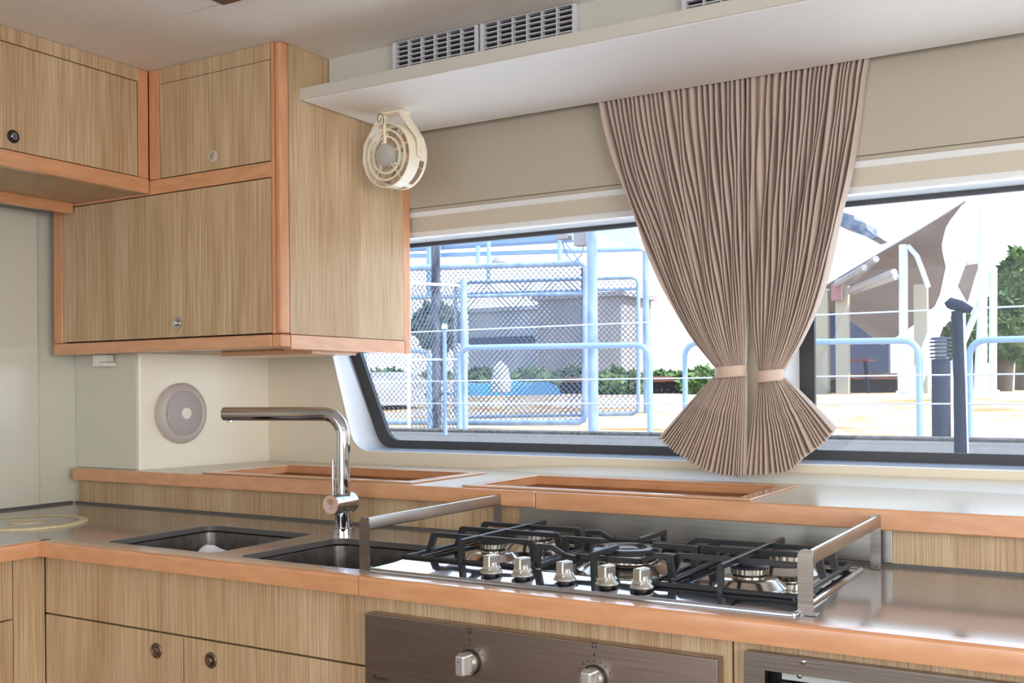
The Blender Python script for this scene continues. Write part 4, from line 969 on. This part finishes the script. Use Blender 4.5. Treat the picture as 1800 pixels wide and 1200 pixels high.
# foliage
def foliage(name, c_, rx, ry, rz, n, s_, m_, label, cat, group=None, trunk=False, seed=1):
    rnd = random.Random(seed); c_ = Vector((c_[0], c_[1], gz(c_[1])+rz*.60 if not trunk else c_[2])); g = thing(name, (c_[0], c_[1], gz(c_[1])), label, cat, group)
    mb = MB()
    bmesh.ops.create_icosphere(mb.b, subdivisions=3, radius=1)
    for v_ in mb.b.verts:
        k = .78+.16*sin(5*v_.co.x+seed)*cos(4*v_.co.z+seed)+.08*sin(11*v_.co.z+3*v_.co.x); v_.co = Vector((c_[0]+v_.co.x*rx*k, c_[1]+v_.co.y*ry*k, c_[2]+v_.co.z*rz*k))
    mb.build('crown', m_, g, smooth='all')
    lv = MB()
    for _ in range(n):
        d_ = Vector((rnd.gauss(0, 1), rnd.gauss(0, 1), rnd.gauss(0, 1))).normalized(); k = rnd.uniform(.72, 1.06)*(.9+.14*sin(5*d_.x+seed)*cos(4*d_.z+seed))
        p_ = Vector((c_[0]+d_.x*rx*k, c_[1]+d_.y*ry*k, c_[2]+d_.z*rz*k))
        u_ = Vector((rnd.gauss(0, 1), rnd.gauss(0, 1), rnd.gauss(0, 1))).normalized(); w_ = u_.cross(d_).normalized() if u_.cross(d_).length > .1 else Vector((1, 0, 0)); q_ = s_*rnd.uniform(.6, 1.3)
        lv.face([lv.b.verts.new(p_+u_*q_), lv.b.verts.new(p_+w_*q_*.5), lv.b.verts.new(p_-u_*q_), lv.b.verts.new(p_-w_*q_*.5)])
    lv.build('leaves', m_, g, kind='stuff')
    if trunk: tubeobj('trunk', [(c_[0], c_[1], gz(c_[1])), (c_[0]+.1, c_[1], c_[2])], .22, M['bark'], g)
def fol_px(px, py, Y, rpx, rpz, *a, **k):
    c_ = atY(px, py, Y); s_ = c_.dot(fw)/FPX; foliage(a[0], c_, rpx*s_, rpx*s_*.7, rpz*s_, *a[1:], **k)
SHL = ['green bush at the left corner of the window, behind the boats', 'green bush directly behind the thin stanchion and narrow gate', 'green bush left of the closed white umbrella', 'green bush just right of the closed white umbrella', 'green bush left of the thick galvanised post', 'green bush between the thick post and hoop rail end', 'green bush between the blue post and left curtain', 'green bush mostly behind the left curtain tieback']
for k, (px, py, rx_, rz_) in enumerate(((680, 655, 45, 28), (770, 648, 40, 26), (850, 650, 50, 28), (935, 648, 48, 26), (1010, 650, 40, 28), (1085, 645, 45, 26), (1165, 640, 45, 24), (1235, 645, 45, 26))):
    fol_px(px, py, (26.5, 24.6)[k % 2] if k < 4 else (27.9, 23.0)[k % 2], rx_, rz_, 'shrub', 900, .22, M['leaf'], SHL[k], 'shrub', 'low green bushes beyond the gate', seed=k+1)
fol_px(770, 575, 30, 52, 42, 'tree', 1600, .25, M['leafdark'], 'dull grey-green tree behind the narrow mesh gate', 'tree', None, True, seed=21)
for k, (px, py, rx_, rz_, lab) in enumerate(((1796, 492, 36, 50, 'tall leafy tree at the far right edge, above the handrail'), (1762, 580, 34, 60, 'leafy tree right of the tent masts, left one'), (1822, 600, 44, 50, 'lower leafy tree at the right edge beneath the tall one'), (1700, 600, 34, 40, 'small leafy tree seen between the tent masts'))):
    fol_px(px, py, (34, 29, 30.5, 27)[k], rx_, rz_, 'tree', 2200, .26, M['leaf'], lab, 'tree', None, True, seed=31+k)
# quay timber band
qa = footp(936, 702); Yq = 26
g = thing('quay_edge', (0, Yq, gz(Yq)), 'reddish timber kerb above a dark spotted quay wall across the dock', 'kerb')
Yq = 26
zq0, zq1, zq2 = atY(1180, 690, Yq).z, atY(1180, 671, Yq).z, atY(1180, 661, Yq).z
x0_, x1_ = atY(945, 680, Yq).x, atY(1575, 680, Yq).x
bx(x0_, x1_, Yq, Yq+.25, zq0-.3, zq1).build('quay_wall', M['quay'], g)
bx(x0_, x1_, Yq-.08, Yq+.25, zq1, zq2).build('timber_kerb', M['timber'], g, bevel=.02)
# blue cover, umbrella, boat
a_ = atY(815, 694, 22); c_ = atY(948, 670, 22); a_.z = gz(22)+.2
mb = MB(); rows = []
for i in range(13):
    u_ = i/12; x = a_.x+(c_.x-a_.x)*u_; hgt = (c_.z-a_.z)
    rows.append([(x, 21.2+2.0*j/8, a_.z-.25+(hgt+.25)*(sin(pi*j/8)**.5)*(1-.08*sin(9*u_))) for j in range(9)])
mb.loft(rows, True, True); o = mb.build('boat_cover', M['bluecover'], smooth=True); tag(o, 'sky blue tarpaulin cover lying low behind the gate', 'cover')
sd = o.modifiers.new('s', 'SOLIDIFY'); sd.thickness = .03
a_ = atY(881, 690, 20.4); a_.z = gz(20.4); t_ = top_over(a_, 881, 634); um = thing('folded_umbrella', tuple(a_), 'closed white garden umbrella standing in front of the blue cover', 'umbrella')
hh = t_.z-a_.z; MB().lathe([(.02, .1*hh), (.20, .12*hh), (.24, .3*hh), (.20, .6*hh), (.15, .85*hh), (.05, .97*hh), (0, hh)], tuple(a_), (0, 0, 1), 14).build('canopy', M['outwhite'], um, smooth=True)
tubeobj('pole', [a_, a_+Vector((0, 0, hh*.2))], .03, M['outwhite'], um)
def boat(pxa, pxb, pyk, pyt, Y, label):
    a_ = atY(pxa, pyk, Y); c_ = atY(pxb, pyk, Y); a_.z = c_.z = gz(Y)+.01; t_ = atY(pxa, pyt, Y); L = c_.x-a_.x; h_ = t_.z-a_.z
    g = thing('motor_boat', (a_.x+L/2, Y, a_.z), label, 'boat'); rings = []
    for i in range(15):
        u_ = i/14; wd = .9*(1-u_**3)*.8+.05; zz_ = a_.z+h_*.12*u_
        rings.append([(a_.x+L*u_, Y-wd, zz_+h_*.5), (a_.x+L*u_, Y-wd*.7, zz_), (a_.x+L*u_, Y+wd*.7, zz_), (a_.x+L*u_, Y+wd, zz_+h_*.5)])
    MB().loft(rings).build('hull', M['hull'], g, smooth=True)
    mb = MB(); mb.loft([[(a_.x+L*.12, Y-.6, a_.z+h_*.5), (a_.x+L*.62, Y-.6, a_.z+h_*.54), (a_.x+L*.62, Y+.6, a_.z+h_*.54), (a_.x+L*.12, Y+.6, a_.z+h_*.5)], [(a_.x+L*.2, Y-.45, a_.z+h_), (a_.x+L*.42, Y-.45, a_.z+h_), (a_.x+L*.42, Y+.45, a_.z+h_), (a_.x+L*.2, Y+.45, a_.z+h_)]])
    mb.build('cabin', M['bgrey'], g, bevel=.03)
boat(600, 745, 716, 665, 17, 'white motor boat moored beyond the left window corner')
boat(640, 800, 695, 655, 21, 'second white boat with a grey cabin further back at left')
# yard behind right window ---------------------------------
def sheet(name, pts, m_, label, cat, sag=.0, n=10, th=.05, Yv=(0, 0, 0)):
    """triangular/quad membrane between given 3-D corners with sag"""
    P0, P1, P2, P3 = pts; mb = MB(); rows = []
    for i in range(n+1):
        u_ = i/n; rows.append([P0.lerp(P1, u_).lerp(P3.lerp(P2, u_), j/n) + Vector((0, 0, -sag*16*u_*(1-u_)*(j/n)*(1-j/n))) for j in range(n+1)])
    mb.loft(rows, False, False); o = mb.build(name, m_, None, smooth='all'); sd = o.modifiers.new('s', 'SOLIDIFY'); sd.thickness = th
    return tag(o, label, cat)
# membrane: apex high at right, edge running down-left; the underside (grey) faces us
mb = MB(); n_ = 16; rows = []
top_e = [(1697, 352, 20), (1650, 382, 21), (1600, 412, 22), (1550, 441, 23), (1500, 471, 23.6), (1452, 500, 24.2), (1400, 530, 25.5)]
bot_e = [(1697, 353, 20), (1664, 395, 21.5), (1655, 432, 23), (1663, 468, 24), (1650, 530, 25.5), (1604, 572, 26.5), (1552, 606, 28)]
for i in range(n_+1):
    u_ = i/n_*(len(top_e)-1); k = min(int(u_), len(top_e)-2); f_ = u_-k
    A_ = atY(*top_e[k]).lerp(atY(*top_e[k+1]), f_); B_ = atY(*bot_e[k]).lerp(atY(*bot_e[k+1]), f_)
    rows.append([A_.lerp(B_, j/8)+Vector((0, 0, .25*sin(pi*j/8)*(i/n_))) for j in range(9)])
mb.loft(rows, False, False); o = mb.build('tent_canopy', M['awning'], None, smooth='all'); sd = o.modifiers.new('s', 'SOLIDIFY'); sd.thickness = .04
tag(o, 'large grey tensioned tent canopy rising to a point, right of the curtains', 'canopy')
mb = MB(); P_ = [(1679, 478, 24), (1700, 466, 24), (1722, 463, 25), (1712, 490, 26), (1700, 532, 27), (1682, 500, 26)]
ps_ = [atY(*p_) for p_ in P_]; mb.loft([ps_, [v_+Vector((0, .3, .1)) for v_ in ps_]])
tag(mb.build('tent_flap', M['awning']), 'small grey tent flap between the leaning mast and upright mast', 'canopy')
mb = MB(); P_ = [(1478, 372), (1500, 378), (1502, 386), (1522, 392), (1524, 402), (1543, 416), (1530, 420), (1500, 404), (1474, 395), (1440, 380), (1440, 350)]
ps_ = [atY(a, c_, 32) for a, c_ in P_]; mb.plate([(v_.x, v_.z) for v_ in ps_], [], XZ, 32, 33.5)
tag(mb.build('tiled_roof', M['tile']), 'ragged corner of a tiled roof beside the right curtain', 'roof')
sh = thing('shelter', tuple(atY(1430, 690, 31)), 'shaded open shelter with beige columns under the tent canopy', 'building')
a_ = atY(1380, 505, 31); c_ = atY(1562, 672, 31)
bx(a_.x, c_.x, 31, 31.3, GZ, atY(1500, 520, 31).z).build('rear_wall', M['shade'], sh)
for px in (1447, 1482, 1620):
    p_ = atY(px, 660, 22.8); t_ = atY(px, 508 if px < 1460 else (490 if px < 1600 else 500), 22.8); bx(p_.x-.13, p_.x+.13, 22.7, 22.9, gz(22.8), t_.z).build('column', M['column'], sh)
for (a, c_) in (((1490, 512), (1572, 478)), ((1490, 497), (1540, 455)), ((1500, 512), (1575, 486)), ((1470, 500), (1520, 470))):
    tubeobj('rafter', [atY(*a, 22.5), atY(*c_, 21)], .07, M['bbeige'], sh, 6)
bx(atY(1462, 520, 22.6).x, atY(1480, 520, 22.6).x, 22.55, 22.65, atY(1470, 528, 22.6).z, atY(1470, 498, 22.6).z).build('sign_board', mat('faded_sign', (150, 112, 116), .7), sh)
def pole(p, q, r_, label, name='tent_mast', n=14):
    p = Vector((p.x, p.y, gz(p.y)))
    g = thing(name, tuple(p), label, 'mast', 'white tent masts'); tubeobj('tube', [p, q], r_, M['outwhite'], g, n)
    MB().lathe([(r_*1.7, 0), (r_*1.7, .06), (r_, .07)], tuple(p), (0, 0, 1), 14).build('collar', M['outwhite'], g, smooth=True); return g
Ym = 22
def onY(px, py, Y=Ym): return atY(px, py, Y)
mst = pole(onY(1588, 690), onY(1588, 430), .085, 'upright white mast with bracket in front of the canopy')
tubeobj('strut', [onY(1596, 432), onY(1612, 450), onY(1632, 505)], .05, M['outwhite'], mst)
g_ = pole(onY(1603, 680, 21), onY(1690, 450, 21), .12, 'thick leaning white mast pointing up to the right')
tubeobj('stay_rod', [onY(1690, 450, 21), onY(1700, 415, 21.2), onY(1724, 342, 21.6)], .035, M['outwhite'], g_)
pole(onY(1727, 668), onY(1727, 345), .085, 'tallest upright white mast, right of the leaning one')
pole(onY(1745, 665, 23), onY(1746, 478, 23), .075, 'shorter white mast just right of the tallest')
pole(onY(1655, 672, 24), onY(1748, 472, 24), .07, 'thin leaning white mast crossing behind the tallest mast')
pole(onY(1715, 664, 23.5), onY(1722, 560, 23.5), .05, 'short thin white mast at the foot of the tallest')
tb = thing('bar_table', (atY(1503, 640, 24).x, 24, gz(24)), 'red topped high table under the shelter', 'table'); p_ = atY(1503, 640, 24)
bx(p_.x-.35, p_.x+.35, 23.7, 24.3, atY(1503, 632, 24).z-.04, atY(1503, 632, 24).z).build('tabletop', M['red'], tb)
for sx in (-.22, .22): tubeobj('leg', [(p_.x+sx*1.3, 24, gz(24)), (p_.x+sx, 24, atY(1503, 632, 24).z-.04)], .04, M['navy'], tb)
# no roof over the side deck; its shade is painted into the grey
